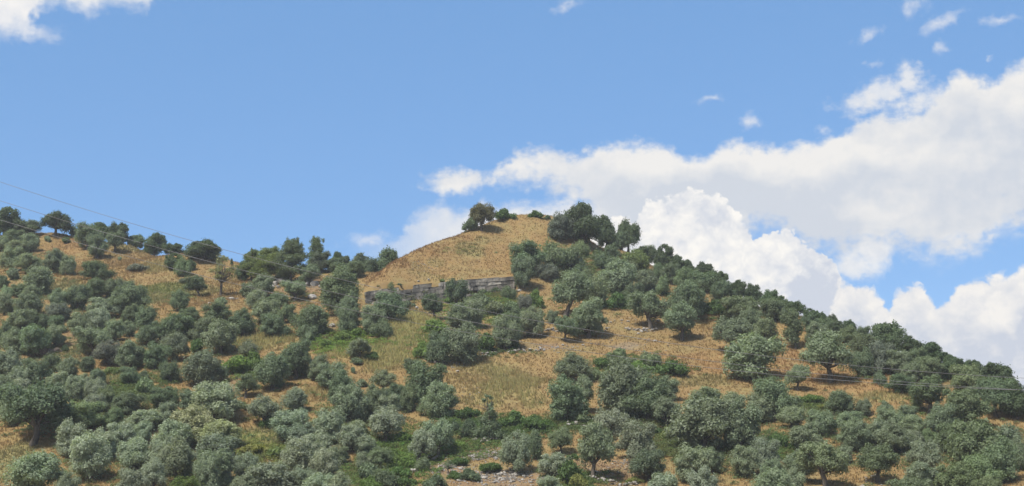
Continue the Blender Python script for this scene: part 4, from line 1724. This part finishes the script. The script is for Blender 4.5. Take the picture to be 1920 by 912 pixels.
describe()
rp = np.random.default_rng(5)
used = {}
for it in ITEMS:
    p, ok = hit(it['x'], it['y'])
    if it['D']:
        p = at_depth(it['x'], it['y'], it['D'])
    vs = VARIANTS[it['kind']]
    asp = it['w'] / it['h']
    # the shape whose proportions come nearest, with a little chance
    cost = [abs(math.log(asp / (v[2] / v[3]))) + rp.uniform(0, 0.35) + 0.12 * used.get((it['kind'], j), 0) / 8 for j, v in enumerate(vs)]
    j = int(np.argmin(cost))
    used[(it['kind'], j)] = used.get((it['kind'], j), 0) + 1
    me, mt, w0, h0, xc = vs[j]
    gz = float(ground(p[0], p[1]))
    # real size from the apparent size at that distance
    _, py0, dep = proj(np.array([p[0], p[1], gz]))
    top = it['y'] - it['h']
    d = ray(it['x'], top)
    htop = CAM[2] + d[2] * (p[1] / d[1]) - gz
    wr = it['w'] * dep / FPX
    hr = max(htop, 0.3 if it['kind'] in 'bf' else 0.8)
    sx, sz = wr / w0 * (1.12 if it['kind'] == 'n' else 1.0), hr / h0 * (0.98 if it['kind'] in 'bfku' else 1.02)
    rot = 0.0 if it['kind'] in 'lp' else rp.uniform(0, 2 * math.pi)
    if it['kind'] == 'l' and it['x'] > 1000 or it['kind'] == 'l' and 700 < it['x'] < 800:
        rot = math.pi
    nm = KINDNAME[it['kind']][0]
    if it['kind'] == 't' and it['tint'] in 'kr':
        nm = 'evergreen_tree' if it['tint'] == 'k' else 'broadleaf_tree'
    yoff = 0.25 * wr if it['kind'] in 'b' else 0.0
    col = np.array(TINT[it['tint']]) * (1 + float(np.clip(rp.normal(0, 0.12), -0.22, 0.22))) * (1 + rp.normal(0, 0.025, 3))
    if mt is None:
        root = link(nm, me)
        leaf = root
    else:
        root = link(nm, None)
        root.empty_display_size = 0.3
        leaf = link("crown", me, root)
        link("trunk", mt, root)
    root.location = (p[0], p[1] + yoff * 0.3, gz - 0.03)
    root.scale = (sx, sx, sz)
    root.rotation_euler = (0, 0, rot)
    leaf.color = (*np.clip(col, 0.01, 0.4), 1)
    leaf['silver'] = {'p': 0.95, 'P': 0.8, 'g': 0.7, 'h': 0.6, 'd': 0.3, 'm': 0.3}.get(it['tint'], 0.1)
    tag(root, it['label'], 'tree' if 'tree' in nm else nm, GROUPNAME[nm])


# ------------------------------------------------------------------ power cables hanging across in front of the hill
def cable(pts, label, D=112.0, r=0.016):
    px = np.array([p[0] for p in pts], float)
    py = np.array([p[1] for p in pts], float)
    c = np.polyfit((px - 960) / 960, py, 2)
    xs = np.linspace(-700, 2500, 120)
    path = np.array([at_depth(x, np.polyval(c, (x - 960) / 960), D) for x in xs])
    V, F = tube(path, np.full(len(path), r), 6)
    me = mesh_from("power_cable", V, [F], M_CABLE, True)
    tag(link("power_cable", me), label, "cable", "overhead cables crossing the hill")


cable([(0, 347), (150, 391), (300, 432), (460, 475), (562, 501), (677, 530), (1050, 613), (1515, 687), (1730, 700), (1920, 701)],
      "uppermost dark wire, running alone through blue sky at the left", 112)
cable([(0, 380), (89, 406), (151, 422), (349, 480), (600, 537), (690, 557), (1050, 637), (1490, 704), (1640, 717), (1920, 724)],
      "middle wire, crossing the spreading ridge tree at the left", 112.6)
cable([(99, 445), (200, 472), (424, 525), (634, 573), (756, 599), (960, 640), (1500, 713), (1700, 724), (1920, 727)],
      "lowest wire, in front of the trees along its whole length", 113.2)


# ------------------------------------------------------------------ the summer air between here and the hill
def build_haze():
    m = bpy.data.materials.new("summer_air")
    m.use_nodes = True
    nt = m.node_tree
    nt.nodes.clear()
    out = nt.nodes.new('ShaderNodeOutputMaterial')
    v = nt.nodes.new('ShaderNodeVolumePrincipled')
    v.inputs['Color'].default_value = (0.86, 0.92, 1.0, 1)
    v.inputs['Density'].default_value = 0.0002
    v.inputs['Anisotropy'].default_value = 0.0
    nt.links.new(v.outputs[0], out.inputs['Volume'])
    x0, x1, y0, y1, z0, z1 = -6500.0, 6500.0, -3500.0, 9500.0, float(GZ.min()) - 1.0, float(GZ.max()) + 16.0
    V = [(x, y, z) for z in (z0, z1) for y in (y0, y1) for x in (x0, x1)]
    F = [(0, 2, 3, 1), (4, 5, 7, 6), (0, 1, 5, 4), (2, 6, 7, 3), (0, 4, 6, 2), (1, 3, 7, 5)]
    tag(link("haze", mesh_from("haze", V, [np.array(F)], m)), kind='stuff')


build_haze()
